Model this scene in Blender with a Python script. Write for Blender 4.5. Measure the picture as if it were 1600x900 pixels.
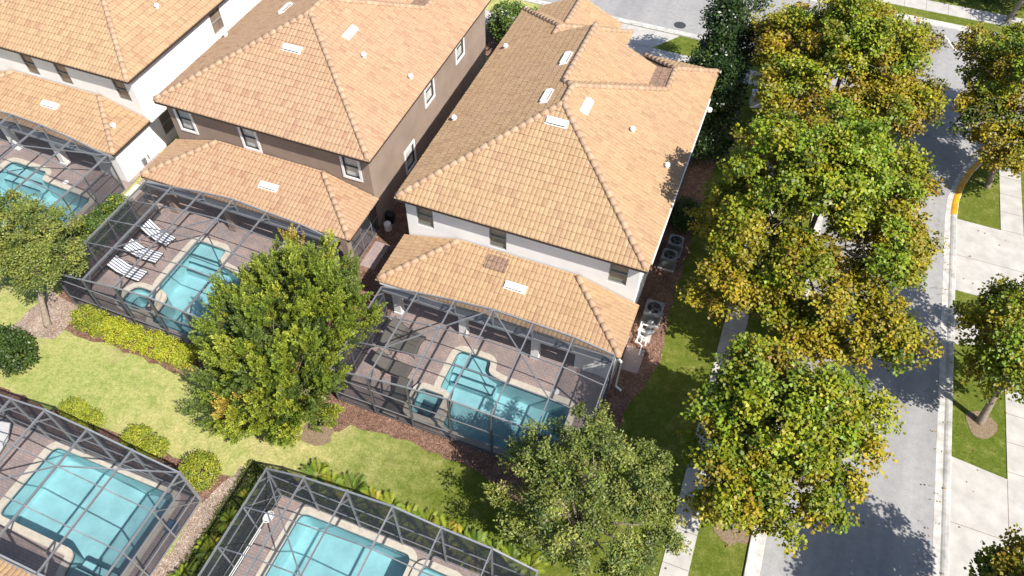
import bpy, bmesh, math, random
import numpy as np
from mathutils import Vector, Matrix
from mathutils.geometry import tessellate_polygon

for o in list(bpy.data.objects):
    bpy.data.objects.remove(o)
scene = bpy.context.scene
COL = scene.collection
RAD = math.radians

# ------------------------------------------------------------------ camera
PITCH, ROLL, YAW = RAD(51.457), RAD(1.076), RAD(-20.249)
fw0 = Vector((math.sin(YAW), math.cos(YAW), 0)); r0 = Vector((math.cos(YAW), -math.sin(YAW), 0)); zz = Vector((0, 0, 1))
fwd = fw0*math.cos(PITCH) - zz*math.sin(PITCH)
up0 = fw0*math.sin(PITCH) + zz*math.cos(PITCH)
rgt = r0*math.cos(ROLL) + up0*math.sin(ROLL)
upv = -r0*math.sin(ROLL) + up0*math.cos(ROLL)
cam_d = bpy.data.cameras.new('camera'); cam = bpy.data.objects.new('camera', cam_d); COL.objects.link(cam)
M = Matrix.Identity(4)
for i in range(3):
    M[i][0], M[i][1], M[i][2] = rgt[i], upv[i], -fwd[i]
M[2][3] = 30.0
cam.matrix_world = M
cam_d.sensor_width = 36; cam_d.lens = 1180.5/1600*36
cam_d.clip_start = 0.5; cam_d.clip_end = 2000
scene.camera = cam

# ------------------------------------------------------------------ light
SUN_EL = RAD(50.0)
sun_h = Vector((0.912, -0.41, 0)).normalized()
sun_dir = sun_h*math.cos(SUN_EL) + zz*math.sin(SUN_EL)
w = bpy.data.worlds.new('World'); scene.world = w; w.use_nodes = True
nt = w.node_tree; bg = nt.nodes['Background']
sky = nt.nodes.new('ShaderNodeTexSky'); sky.sky_type = 'NISHITA'; sky.sun_disc = False
sky.sun_elevation = SUN_EL; sky.sun_rotation = math.atan2(sun_h.x, sun_h.y)
nt.links.new(sky.outputs[0], bg.inputs[0]); bg.inputs[1].default_value = 0.095
sd = bpy.data.lights.new('sun', 'SUN'); sd.energy = 4.5; sd.angle = RAD(0.5); sd.color = (1.0, 0.95, 0.87)
so = bpy.data.objects.new('sun', sd); COL.objects.link(so); so.location = (20, -20, 60)
so.rotation_euler = (-sun_dir).to_track_quat('-Z', 'Y').to_euler()
scene.view_settings.view_transform = 'Standard'; scene.view_settings.look = 'None'
scene.view_settings.exposure = 0.76; scene.view_settings.gamma = 1.0
scene.view_settings.use_curve_mapping = False
scene.render.engine = 'CYCLES'
cy = scene.cycles
cy.max_bounces = 8; cy.diffuse_bounces = 4; cy.glossy_bounces = 3; cy.transmission_bounces = 6; cy.transparent_max_bounces = 40
cy.use_denoising = True; cy.caustics_reflective = False; cy.caustics_refractive = False

# ------------------------------------------------------------------ materials
MATS = {}
def new_mat(name):
    m = bpy.data.materials.new(name); m.use_nodes = True
    MATS[name] = m
    return m, m.node_tree.nodes, m.node_tree.links, m.node_tree.nodes['Principled BSDF']
def nz(n, l, scale, detail=3.0, coord=None, rough=0.55):
    t = n.new('ShaderNodeTexNoise'); t.inputs['Scale'].default_value = scale; t.inputs['Detail'].default_value = detail
    t.inputs['Roughness'].default_value = rough
    if coord is not None: l.new(coord, t.inputs['Vector'])
    return t.outputs['Fac']
def ramp(n, l, fac, stops):
    r = n.new('ShaderNodeValToRGB'); e = r.color_ramp.elements
    while len(e) < len(stops): e.new(0.5)
    for k, (p, c) in enumerate(stops):
        e[k].position = p; e[k].color = (*c, 1)
    l.new(fac, r.inputs[0]); return r.outputs[0]
def mix(n, l, a, b, f, mode='MIX'):
    x = n.new('ShaderNodeMix'); x.data_type = 'RGBA'; x.blend_type = mode
    for s, v in ((x.inputs[6], a), (x.inputs[7], b), (x.inputs[0], f)):
        if hasattr(v, 'is_output'): l.new(v, s)
        elif isinstance(v, tuple): s.default_value = (*v, 1)
        else: s.default_value = v
    return x.outputs[2]
def bump(n, l, b, h, strength=0.3, dist=0.02):
    x = n.new('ShaderNodeBump'); x.inputs['Strength'].default_value = strength; x.inputs['Distance'].default_value = dist
    l.new(h, x.inputs['Height']); l.new(x.outputs[0], b.inputs['Normal'])
def objco(n, kind='Object'):
    return n.new('ShaderNodeTexCoord').outputs[kind]
def simple(name, col, rough=0.6, var=0.12, scale=6.0, bumps=0.0, bscale=60, metal=0.0, spec=0.5):
    m, n, l, b = new_mat(name)
    co = objco(n)
    f = nz(n, l, scale, 4, co)
    c0 = tuple(max(0, x*(1-var)) for x in col); c1 = tuple(min(1, x*(1+var)) for x in col)
    l.new(ramp(n, l, f, [(0.3, c0), (0.7, c1)]), b.inputs['Base Color'])
    b.inputs['Roughness'].default_value = rough; b.inputs['Metallic'].default_value = metal
    b.inputs['Specular IOR Level'].default_value = spec
    if bumps: bump(n, l, b, nz(n, l, bscale, 3, co), bumps, 0.01)
    return m

def tile_mat(name, cols, dirt):
    m, n, l, b = new_mat(name)
    uv = n.new('ShaderNodeUVMap').outputs[0]
    fl = n.new('ShaderNodeVectorMath'); fl.operation = 'FLOOR'; l.new(uv, fl.inputs[0])
    wn = n.new('ShaderNodeTexWhiteNoise'); wn.noise_dimensions = '2D'; l.new(fl.outputs[0], wn.inputs['Vector'])
    base = ramp(n, l, wn.outputs['Value'], cols)
    co = objco(n)
    big = nz(n, l, 0.35, 4, co)
    c = mix(n, l, base, dirt, ramp(n, l, big, [(0.45, (0, 0, 0)), (0.75, (.45, .45, .45))]))
    fine = nz(n, l, 9, 4, co)
    c = mix(n, l, c, ramp(n, l, fine, [(0.3, (.78, .76, .74)), (0.7, (1, 1, 1))]), 1.0, 'MULTIPLY')
    # streaks along each tile
    l.new(c, b.inputs['Base Color']); b.inputs['Roughness'].default_value = 0.75
    b.inputs['Specular IOR Level'].default_value = 0.3
    return m
tile_mat('roof_tile', [(0.0, (.375, .236, .138)), (0.12, (.412, .268, .152)), (0.6, (.44, .292, .166)), (1.0, (.462, .315, .18))], (.41, .26, .175))
tile_mat('roof_tile_rosy', [(0.0, (.375, .218, .138)), (0.12, (.42, .264, .162)), (0.6, (.44, .288, .176)), (1.0, (.462, .31, .192))], (.43, .29, .195))
tile_mat('roof_tile_pale', [(0.0, (.38, .235, .14)), (0.15, (.42, .275, .16)), (0.6, (.45, .305, .175)), (1.0, (.48, .33, .195))], (.40, .235, .145))
tile_mat('ridge_tile', [(0.0, (.41, .27, .18)), (1.0, (.50, .345, .225))], (.40, .27, .19))
simple('tile_shadow_gap', (.15, .095, .065), .9)
simple('dark_tile', (.23, .145, .10), .8, .35, 8)
simple('stucco_white', (.86, .855, .845), .85, .05, 1.2, .25, 90)
simple('stucco_taupe', (.285, .215, .17), .85, .13, .8, .25, 90)
simple('stucco_cream', (.86, .84, .80), .85, .05, 1.2, .25, 90)
simple('trim_white', (.80, .80, .80), .5, .04)
simple('fascia_brown', (.055, .04, .032), .6, .1)
simple('fascia_white', (.7, .69, .66), .6, .1)
simple('soffit', (.62, .60, .57), .8, .05)
simple('frame_bronze', (.30, .285, .26), .45, .1)
simple('vent_white', (.86, .85, .83), .5, .06, 8)
simple('aluminium_grey', (.29, .295, .31), .42, .1, 4, 0, 60, .35)
simple('aluminium_shaded', (.13, .133, .14), .45, .1, 4, 0, 60, .3)  # darker copy of the frame grey, shade on the posts put into the colour
simple('concrete', (.42, .40, .37), .85, .14, 1.6, .2, 120)
simple('gutter_concrete', (.46, .44, .41), .85, .30, 2.5, .2, 120)
simple('yellow_paint', (.72, .36, .015), .6, .22, 3.0)
simple('white_paint', (.78, .78, .76), .6, .08)
simple('coping_stone', (.58, .52, .43), .75, .12, 5, .2, 80)
simple('plaster_blue', (.47, .635, .66), .6, .14, 1.4)
simple('tile_navy', (.03, .09, .13), .25, .3, 20)
simple('bark_grey', (.25, .20, .155), .9, .3, 9, .6, 30)
simple('bark_dark', (.11, .085, .065), .9, .3, 9, .6, 30)
simple('ac_grey', (.14, .145, .15), .45, .1, 5, 0, 60, .2)  # both unit greys darkened to stand in for missing tree shade
simple('ac_light', (.20, .205, .215), .4, .08, 5, 0, 60, .2)
simple('black_plastic', (.018, .018, .02), .5, .2)
simple('pvc_white', (.82, .82, .80), .35, .04)
simple('sling_brown', (.10, .088, .075), .7, .1, 20)
simple('frame_dark', (.05, .045, .042), .5, .1)
simple('blue_plastic', (.02, .12, .26), .4, .1)
simple('iron', (.045, .048, .05), .6, .3, 12)
simple('straw_mulch', (.20, .145, .09), .95, .35, 14, .6, 60)
simple('dry_leaf', (.30, .17, .06), .8, .4, 3)
simple('panel_grey', (.55, .55, .55), .5, .05)
simple('white_frost', (.85, .85, .82), .3, .02)

def asphalt():
    m, n, l, b = new_mat('asphalt')
    co = objco(n)
    fine = nz(n, l, 28, 2, co, .8); mid = nz(n, l, 3.0, 5, co); big = nz(n, l, .25, 3, co)
    c = ramp(n, l, fine, [(0.28, (.25, .245, .243)), (0.72, (.368, .36, .355))])
    c = mix(n, l, c, ramp(n, l, mid, [(0.3, (.88, .88, .88)), (0.7, (1.06, 1.05, 1.05))]), 1.0, 'MULTIPLY')
    c = mix(n, l, c, ramp(n, l, big, [(0.3, (.9, .9, .92)), (0.7, (1.05, 1.05, 1.04))]), 1.0, 'MULTIPLY')
    # worn wheel tracks and odd stains
    st = n.new('ShaderNodeMapping'); st.inputs['Scale'].default_value = (1.1, .05, 1); l.new(co, st.inputs[0])
    c = mix(n, l, c, ramp(n, l, nz(n, l, 1.0, 3, st.outputs[0]), [(0.35, (.90, .90, .91)), (0.65, (1.06, 1.06, 1.05))]), 1.0, 'MULTIPLY')
    vo = n.new('ShaderNodeTexVoronoi'); vo.inputs['Scale'].default_value = .55; l.new(co, vo.inputs['Vector'])
    c = mix(n, l, c, ramp(n, l, vo.outputs['Distance'], [(0.02, (.55, .55, .56)), (0.10, (1, 1, 1))]), .6, 'MULTIPLY')
    l.new(c, b.inputs['Base Color']); b.inputs['Roughness'].default_value = .9; b.inputs['Specular IOR Level'].default_value = .25
    bump(n, l, b, fine, .35, .01)
asphalt()
def lawn():
    m, n, l, b = new_mat('lawn_grass')
    co = objco(n)
    fine = nz(n, l, 11, 6, co, .8); mid = nz(n, l, 1.6, 5, co, .65); big = nz(n, l, .16, 3, co); tuft = nz(n, l, 5.0, 4, co, .7)
    g = ramp(n, l, fine, [(0.25, (.07, .095, .016)), (0.5, (.135, .155, .030)), (0.78, (.22, .22, .06))])
    dry = ramp(n, l, fine, [(0.25, (.22, .225, .075)), (0.5, (.41, .395, .18)), (0.75, (.58, .545, .31))])
    # the back lawn (negative x) is a drier, paler grass than the street verges
    sx = n.new('ShaderNodeSeparateXYZ'); l.new(co, sx.inputs[0])
    mr = n.new('ShaderNodeMapRange'); mr.inputs[1].default_value = -6; mr.inputs[2].default_value = -15; l.new(sx.outputs[0], mr.inputs[0])
    ad = n.new('ShaderNodeMath'); ad.operation = 'MULTIPLY_ADD'; l.new(mid, ad.inputs[0]); ad.inputs[1].default_value = 1.1; ad.inputs[2].default_value = -.55
    sm = n.new('ShaderNodeMath'); sm.operation = 'ADD'; sm.use_clamp = True; l.new(ad.outputs[0], sm.inputs[0]); l.new(mr.outputs[0], sm.inputs[1])
    c = mix(n, l, g, dry, sm.outputs[0])
    c = mix(n, l, c, ramp(n, l, big, [(0.35, (.82, .92, .72)), (0.65, (1.08, 1.04, 1))]), 1.0, 'MULTIPLY')
    c = mix(n, l, c, ramp(n, l, tuft, [(0.32, (.72, .78, .62)), (0.68, (1.14, 1.1, 1.1))]), 1.0, 'MULTIPLY')
    c = mix(n, l, c, ramp(n, l, mid, [(0.35, (.84, .93, .74)), (0.65, (1.1, 1.06, 1.08))]), 1.0, 'MULTIPLY')
    worn = nz(n, l, .55, 6, co, .75)
    wm = n.new('ShaderNodeMath'); wm.operation = 'MULTIPLY'; l.new(ramp(n, l, worn, [(0.56, (0, 0, 0)), (0.72, (.75, .75, .75))]), wm.inputs[0]); l.new(mr.outputs[0], wm.inputs[1])
    c = mix(n, l, c, ramp(n, l, fine, [(0.3, (.25, .18, .10)), (0.7, (.44, .36, .22))]), wm.outputs[0])
    l.new(c, b.inputs['Base Color']); b.inputs['Roughness'].default_value = .95; b.inputs['Specular IOR Level'].default_value = .1
    bump(n, l, b, fine, .9, .06)
lawn()
def mulch(name, a, b_, c_):
    m, n, l, b = new_mat(name)
    co = objco(n)
    ds = n.new('ShaderNodeVectorMath'); ds.operation = 'ADD'
    nn = n.new('ShaderNodeTexNoise'); nn.inputs['Scale'].default_value = 5; l.new(co, nn.inputs['Vector'])
    l.new(co, ds.inputs[0]); l.new(nn.outputs['Color'], ds.inputs[1])
    v = n.new('ShaderNodeTexVoronoi'); v.inputs['Scale'].default_value = 11; l.new(ds.outputs[0], v.inputs['Vector'])
    sx = n.new('ShaderNodeSeparateColor'); l.new(v.outputs['Color'], sx.inputs[0])
    c = ramp(n, l, sx.outputs[0], [(0.0, a), (0.5, b_), (1.0, c_)])
    c = mix(n, l, c, ramp(n, l, nz(n, l, 1.2, 4, co), [(0.3, (.75, .75, .75)), (0.7, (1.1, 1.1, 1.1))]), 1.0, 'MULTIPLY')
    l.new(c, b.inputs['Base Color']); b.inputs['Roughness'].default_value = .95; b.inputs['Specular IOR Level'].default_value = .1
    bump(n, l, b, v.outputs['Distance'], .9, .05)
mulch('mulch_red', (.13, .065, .045), (.24, .135, .095), (.38, .25, .19))
mulch('mulch_pale', (.28, .19, .14), (.42, .31, .24), (.62, .53, .45))
def pavers():
    m, n, l, b = new_mat('pavers')
    co = objco(n)
    br = n.new('ShaderNodeTexBrick'); br.inputs['Scale'].default_value = 1.0
    br.inputs['Brick Width'].default_value = .23; br.inputs['Row Height'].default_value = .115; br.inputs['Mortar Size'].default_value = .006
    br.inputs['Color1'].default_value = (.37, .285, .265, 1); br.inputs['Color2'].default_value = (.30, .255, .245, 1); br.inputs['Mortar'].default_value = (.16, .13, .12, 1)
    l.new(co, br.inputs['Vector'])
    c = mix(n, l, br.outputs[0], ramp(n, l, nz(n, l, .9, 5, co), [(0.3, (.78, .78, .8)), (0.7, (1.22, 1.12, 1.06))]), 1.0, 'MULTIPLY')
    c = mix(n, l, c, ramp(n, l, nz(n, l, 9, 3, co), [(0.3, (.86, .86, .86)), (0.7, (1.08, 1.08, 1.08))]), 1.0, 'MULTIPLY')
    l.new(c, b.inputs['Base Color']); b.inputs['Roughness'].default_value = .85
pavers()
def water():
    m, n, l, b = new_mat('pool_water')
    out = n['Material Output']; n.remove(b)
    t = n.new('ShaderNodeBsdfTransparent'); t.inputs[0].default_value = (.73, .91, .935, 1)
    g = n.new('ShaderNodeBsdfGlossy'); g.inputs['Roughness'].default_value = .03; g.inputs[0].default_value = (1, 1, 1, 1)
    fr = n.new('ShaderNodeFresnel'); fr.inputs[0].default_value = 1.33
    co = objco(n)
    bp = n.new('ShaderNodeBump'); bp.inputs['Strength'].default_value = .35; bp.inputs['Distance'].default_value = .05
    l.new(nz(n, l, 5, 4, co), bp.inputs['Height']); l.new(bp.outputs[0], g.inputs['Normal']); l.new(bp.outputs[0], fr.inputs['Normal'])
    x = n.new('ShaderNodeMixShader'); l.new(fr.outputs[0], x.inputs[0]); l.new(t.outputs[0], x.inputs[1]); l.new(g.outputs[0], x.inputs[2])
    l.new(x.outputs[0], out.inputs[0])
water()
def screen(name, f, col):
    m, n, l, b = new_mat(name)
    out = n['Material Output']; n.remove(b)
    t = n.new('ShaderNodeBsdfTransparent'); d = n.new('ShaderNodeBsdfDiffuse'); d.inputs[0].default_value = (*col, 1)
    x = n.new('ShaderNodeMixShader')
    co = objco(n)
    r = ramp(n, l, nz(n, l, .7, 3, co), [(0.3, (f*.9,)*3), (0.7, (f*1.1,)*3)])
    l.new(r, x.inputs[0]); l.new(t.outputs[0], x.inputs[1]); l.new(d.outputs[0], x.inputs[2]); l.new(x.outputs[0], out.inputs[0])
screen('insect_screen', .17, (.06, .065, .078))
screen('wall_mesh', .52, (.045, .05, .064))
def glass(name, base, stripe, sc=22.0):
    m, n, l, b = new_mat(name)
    co = objco(n)
    wv = n.new('ShaderNodeTexWave'); wv.bands_direction = 'Z'; wv.inputs['Scale'].default_value = sc/6.28; wv.inputs['Distortion'].default_value = .4
    l.new(co, wv.inputs['Vector'])
    c = ramp(n, l, wv.outputs['Fac'], [(0.2, base), (0.8, stripe)])
    c = mix(n, l, c, ramp(n, l, nz(n, l, 1.3, 2, co), [(0.35, (.7, .75, .8)), (0.65, (1.15, 1.1, 1.1))]), 1.0, 'MULTIPLY')
    l.new(c, b.inputs['Base Color']); b.inputs['Roughness'].default_value = .06; b.inputs['Specular IOR Level'].default_value = .7
glass('glass_blinds_green', (.17, .18, .15), (.27, .28, .24))
glass('glass_blinds_pale', (.52, .53, .48), (.68, .68, .63), 14)
glass('glass_dark', (.02, .025, .03), (.05, .055, .06), 4)
glass('glass_brown', (.20, .155, .12), (.28, .22, .17))
def stripes():
    m, n, l, b = new_mat('striped_canvas')
    uv = n.new('ShaderNodeUVMap').outputs[0]
    sx = n.new('ShaderNodeSeparateXYZ'); l.new(uv, sx.inputs[0])
    mm = n.new('ShaderNodeMath'); mm.operation = 'MULTIPLY'; mm.inputs[1].default_value = 4.5; l.new(sx.outputs[0], mm.inputs[0])
    fr = n.new('ShaderNodeMath'); fr.operation = 'FRACT'; l.new(mm.outputs[0], fr.inputs[0])
    r = n.new('ShaderNodeValToRGB'); r.color_ramp.interpolation = 'CONSTANT'; e = r.color_ramp.elements
    e[0].position = 0; e[0].color = (.80, .80, .80, 1); e[1].position = .58; e[1].color = (.085, .10, .17, 1)
    l.new(fr.outputs[0], r.inputs[0]); l.new(r.outputs[0], b.inputs['Base Color']); b.inputs['Roughness'].default_value = .8
stripes()
def leaf(name, trans=.30, rough=.5):
    m, n, l, b = new_mat(name)
    out = n['Material Output']
    a = n.new('ShaderNodeAttribute'); a.attribute_name = 'leaf_col'
    l.new(a.outputs['Color'], b.inputs['Base Color']); b.inputs['Roughness'].default_value = rough; b.inputs['Specular IOR Level'].default_value = .35
    t = n.new('ShaderNodeBsdfTranslucent')
    mm = mix(n, l, a.outputs['Color'], (1.25, 1.2, .45), 1.0, 'MULTIPLY'); l.new(mm, t.inputs[0])
    x = n.new('ShaderNodeMixShader'); x.inputs[0].default_value = trans
    l.new(b.outputs[0], x.inputs[1]); l.new(t.outputs[0], x.inputs[2]); l.new(x.outputs[0], out.inputs[0])
leaf('leaves', .12)
leaf('leaves_glossy', .15, .32)

# ------------------------------------------------------------------ helpers
def tag(o, label=None, cat=None, group=None, kind=None):
    if label: o['label'] = label
    if cat: o['category'] = cat
    if group: o['group'] = group
    if kind: o['kind'] = kind
    return o
def empty(name, loc=(0, 0, 0), rz=0.0):
    o = bpy.data.objects.new(name, None); COL.objects.link(o)
    o.location = loc; o.rotation_euler = (0, 0, rz); o.empty_display_size = .3
    return o
class MB:
    """collects shapes into one mesh"""
    def __init__(s): s.v, s.f, s.mi, s.uv = [], [], [], []
    def add(s, vs, fs, mi=0, uvs=None):
        k = len(s.v); s.v += [tuple(p) for p in vs]
        for i, f in enumerate(fs):
            s.f.append([j+k for j in f]); s.mi.append(mi)
            s.uv.append(uvs[i] if uvs else [(0, 0)]*len(f))
    def box(s, c, d, mi=0, rz=0.0):
        x, y, z = d[0]/2, d[1]/2, d[2]/2; ca, sa = math.cos(rz), math.sin(rz)
        vs = []
        for dz in (-z, z):
            for dx, dy in ((-x, -y), (x, -y), (x, y), (-x, y)):
                vs.append((c[0]+dx*ca-dy*sa, c[1]+dx*sa+dy*ca, c[2]+dz))
        s.add(vs, [(3, 2, 1, 0), (4, 5, 6, 7), (0, 1, 5, 4), (1, 2, 6, 5), (2, 3, 7, 6), (3, 0, 4, 7)], mi)
    def bar(s, a, b, w_, h_, mi=0, upd=(0, 0, 1)):
        a, b = Vector(a), Vector(b); d = (b-a).normalized(); u = Vector(upd)
        if abs(d.dot(u)) > .98: u = Vector((0, 1, 0))
        sd_ = d.cross(u).normalized()*w_/2; u2 = sd_.cross(d).normalized()*h_/2
        vs = [a-sd_-u2, a+sd_-u2, a+sd_+u2, a-sd_+u2, b-sd_-u2, b+sd_-u2, b+sd_+u2, b-sd_+u2]
        s.add(vs, [(0, 1, 2, 3), (7, 6, 5, 4), (4, 5, 1, 0), (5, 6, 2, 1), (6, 7, 3, 2), (7, 4, 0, 3)], mi)
    def tube(s, pts, rads, n=8, mi=0):
        pts = [Vector(p) for p in pts]; rings = []
        for i, p in enumerate(pts):
            d = (pts[min(i+1, len(pts)-1)]-pts[max(i-1, 0)]).normalized()
            u = Vector((0, 0, 1)) if abs(d.z) < .9 else Vector((1, 0, 0))
            a = d.cross(u).normalized(); b = d.cross(a)
            r = rads[i] if hasattr(rads, '__len__') else rads
            rings.append([p+a*math.cos(2*math.pi*k/n)*r+b*math.sin(2*math.pi*k/n)*r for k in range(n)])
        vs = [q for r in rings for q in r]; fs = []
        for i in range(len(pts)-1):
            for k in range(n):
                fs.append((i*n+k, i*n+(k+1) % n, (i+1)*n+(k+1) % n, (i+1)*n+k))
        fs.append(tuple(range(n))[::-1]); fs.append(tuple((len(pts)-1)*n+k for k in range(n)))
        s.add(vs, fs, mi)
    def cyl(s, c, r, h, n=20, mi=0, r2=None):
        r2 = r if r2 is None else r2
        vs = [(c[0]+r*math.cos(2*math.pi*k/n), c[1]+r*math.sin(2*math.pi*k/n), c[2]) for k in range(n)]
        vs += [(c[0]+r2*math.cos(2*math.pi*k/n), c[1]+r2*math.sin(2*math.pi*k/n), c[2]+h) for k in range(n)]
        fs = [tuple(range(n))[::-1], tuple(range(n, 2*n))]+[(k, (k+1) % n, n+(k+1) % n, n+k) for k in range(n)]
        s.add(vs, fs, mi)
    def poly(s, loops, z, mi=0):
        """flat sheet: outer loop plus holes, z constant"""
        loops = [[Vector((p[0], p[1], 0)) for p in lp] for lp in loops]
        flat = [p for lp in loops for p in lp]
        tris = tessellate_polygon(loops)
        fs = []
        for t in tris:
            a, b, c = (flat[i] for i in t)
            fs.append(t if (b-a).cross(c-a).z > 0 else t[::-1])
        s.add([(p.x, p.y, z) for p in flat], fs, mi)
    def wallring(s, loop, z0, z1, inward=False, mi=0):
        n = len(loop)
        vs = [(p[0], p[1], z0) for p in loop]+[(p[0], p[1], z1) for p in loop]
        fs = [(k, (k+1) % n, n+(k+1) % n, n+k) for k in range(n)]
        if inward: fs = [f[::-1] for f in fs]
        s.add(vs, fs, mi)
    def build(s, name, mats, parent=None, smooth=False):
        me = bpy.data.meshes.new(name); me.from_pydata(s.v, [], s.f); me.update()
        mats = mats if isinstance(mats, (list, tuple)) else [mats]
        for m in mats: me.materials.append(MATS[m])
        if len(mats) > 1: me.polygons.foreach_set('material_index', s.mi)
        uvl = me.uv_layers.new(name='UVMap'); uvl.data.foreach_set('uv', [c for f in s.uv for p in f for c in p])
        if smooth: me.polygons.foreach_set('use_smooth', [True]*len(me.polygons))
        o = bpy.data.objects.new(name, me); COL.objects.link(o)
        if parent is not None: o.parent = parent
        return o
def offset_loop(loop, d):
    """outward offset of a CCW loop"""
    n = len(loop); out = []
    for i in range(n):
        p0, p1, p2 = Vector(loop[i-1][:2]), Vector(loop[i][:2]), Vector(loop[(i+1) % n][:2])
        a = (p1-p0).normalized(); b = (p2-p1).normalized()
        na, nb = Vector((a.y, -a.x)), Vector((b.y, -b.x))
        m = (na+nb); k = m.length_squared/2
        out.append(tuple(p1+m*(d/max(k, .4))))
    return out
def round_loop(loop, r, seg=5):
    n = len(loop); out = []
    for i in range(n):
        p0, p1, p2 = Vector(loop[i-1]), Vector(loop[i]), Vector(loop[(i+1) % n])
        rr = min(r, (p1-p0).length*.45, (p2-p1).length*.45)
        a = p1+(p0-p1).normalized()*rr; b = p1+(p2-p1).normalized()*rr
        for k in range(seg+1):
            t = k/seg; out.append(tuple(a*(1-t)**2+p1*2*t*(1-t)+b*t*t))
    return out
def wobble(loop, seed, amp=.12, step=.5):
    rng = random.Random(seed); out = []
    n = len(loop)
    for i in range(n):
        a, b = Vector(loop[i]), Vector(loop[(i+1) % n]); k = max(1, int((b-a).length/step))
        for j in range(k):
            p = a.lerp(b, j/k); out.append((p.x+rng.uniform(-amp, amp), p.y+rng.uniform(-amp, amp)))
    return out
def arc(cx, cy_, r, a0, a1, n=12):
    return [(cx+r*math.cos(RAD(a0+(a1-a0)*k/n)), cy_+r*math.sin(RAD(a0+(a1-a0)*k/n))) for k in range(n+1)]
def rect(x0, y0, x1, y1): return [(x0, y0), (x1, y0), (x1, y1), (x0, y1)]

# ------------------------------------------------------------------ ground
POOL_HOLES = [rect(-10.6, 13.62, -2.9, 18.3), rect(-26.4, 13.62, -18.3, 19.6), rect(-39.2, 14.7, -31.6, 20.9),
              rect(-24, 2.2, -16.8, 7.15), rect(-12.5, 3.6, -4.5, 8.55)]
g = MB(); g.poly([rect(-140, -70, 140, 170)]+[h[::-1] for h in POOL_HOLES], 0)
tag(g.build('lawn', 'lawn_grass'), kind='structure')

road = [(5.9, -30), (12.2, -30), (12.2, 36)]+arc(24.2, 36, 12, 180, 90)[1:]+[(120, 48), (120, 55.7), (-120, 55.7), (-120, 48.2)]+arc(-2.1, 40.2, 8, 90, 0)[0:]
m = MB(); m.poly([road], .006); tag(m.build('road', 'asphalt'), kind='structure')
m = MB(); m.bar((11.75, 54.6, .012), (12.6, 52.9, .012), .14, .006); tag(m.build('road_marking', 'white_paint'), kind='structure')

def kerb(name, path, mat, side=1, wid=.60, seg0=None):
    """rolled kerb: gutter pan then raised back; side=+1 puts the back to the right of the path"""
    prof = [(0, .010), (.02, .016), (.30, .016), (.36, .055), (.44, .085), (wid-.02, .10), (wid, .085), (wid, -.02)]
    if mat == 'yellow_paint': prof = [(0.29, .022), (.30, .024), (.36, .062), (.44, .092), (wid-.02, .107), (wid+.004, .092)]
    m = MB(); pts = [Vector((p[0], p[1])) for p in path]; rows = []
    for i, p in enumerate(pts):
        a = (p-pts[i-1]).normalized() if i else (pts[1]-p).normalized()
        b = (pts[i+1]-p).normalized() if i < len(pts)-1 else a
        t = (a+b).normalized(); nn = Vector((t.y, -t.x))*side; k = 1/max(.5, a.dot(t))
        rows.append([(p.x+nn.x*o*k, p.y+nn.y*o*k, z) for o, z in prof])
    n = len(prof); vs = [q for r in rows for q in r]; fs = []
    for i in range(len(rows)-1):
        for k in range(n-1):
            f = (i*n+k, i*n+k+1, (i+1)*n+k+1, (i+1)*n+k)
            fs.append(f if side > 0 else f[::-1])
    m.add(vs, fs); o = m.build(name, mat); tag(o, kind='structure'); return o
def dense(path, step=2.0):
    out = []
    for a, b in zip(path[:-1], path[1:]):
        A, B = Vector(a), Vector(b); k = max(1, int((B-A).length/step))
        out += [tuple(A.lerp(B, j/k)) for j in range(k)]
    return out+[path[-1]]
kerb('kerb', dense([(12.2, -30), (12.2, 36)])+arc(24.2, 36, 12, 180, 90)[1:]+[(120, 48)], 'gutter_concrete')
kerb('kerb', dense([(5.9, -30), (5.9, 40.2)])+arc(-2.1, 40.2, 8, 0, 90)[1:]+[(-120, 48.2)], 'gutter_concrete', -1)
kerb('kerb', [(-120, 55.7), (120, 55.7)], 'gutter_concrete', -1)
kerb('painted_kerb', [(12.2, 36.3)]+[p for p in arc(24.2, 36, 12, 180, 90, 40) if 36.3 < p[1] < 43.6], 'yellow_paint')
# pavements and driveways
def slab(name, loop, z=.03, mat='concrete', joints=()):
    m = MB(); m.poly([loop], z); m.wallring(loop, -.02, z)
    for a, b in joints: m.bar((*a, z+.001), (*b, z+.001), .018, .006, 1)
    return tag(m.build(name, [mat, 'tile_shadow_gap']), kind='structure')
slab('sidewalk', rect(2.22, -30, 3.28, 43.6), .03, 'concrete', [((2.22, y), (3.28, y)) for y in np.arange(-5, 43, 1.52)])
slab('sidewalk', rect(-60, 43.9, 3.28, 45.45), .03, 'concrete', [((x, 43.9), (x, 45.45)) for x in np.arange(-58, 3, 1.52)])
slab('sidewalk', rect(-60, 57.5, 80, 59.0), .03, 'concrete', [((x, 57.5), (x, 59.0)) for x in np.arange(-58, 78, 1.52)])
slab('sidewalk', rect(15.09, -30, 16.25, 41.5), .03, 'concrete', [((15.09, y), (16.25, y)) for y in np.arange(-5, 41, 1.52)])
slab('driveway', [(-11.0, 40), (-7.2, 40), (-6.9, 45.5), (-6.62, 45.9), (-5.5, 47.55), (-11.6, 47.55)], .036, 'concrete', [((-11.2, 45.46), (-6.6, 45.46)), ((-9.2, 40), (-9.2, 47.5))])
slab('driveway', [(12.82, 30.65), (15.08, 30.65), (24, 31.0), (24, 35.3), (15.08, 35.98), (12.82, 36.02)], .036, 'concrete', [((12.85, 33.2), (24, 33.1))])
slab('driveway', [(12.82, 14.0), (24, 14.0), (24, 20.3), (15.08, 20.45), (12.82, 20.72)], .036, 'concrete', [((15.08, 14), (15.08, 20.4)), ((12.85, 17.6), (24, 17.5))])
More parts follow.
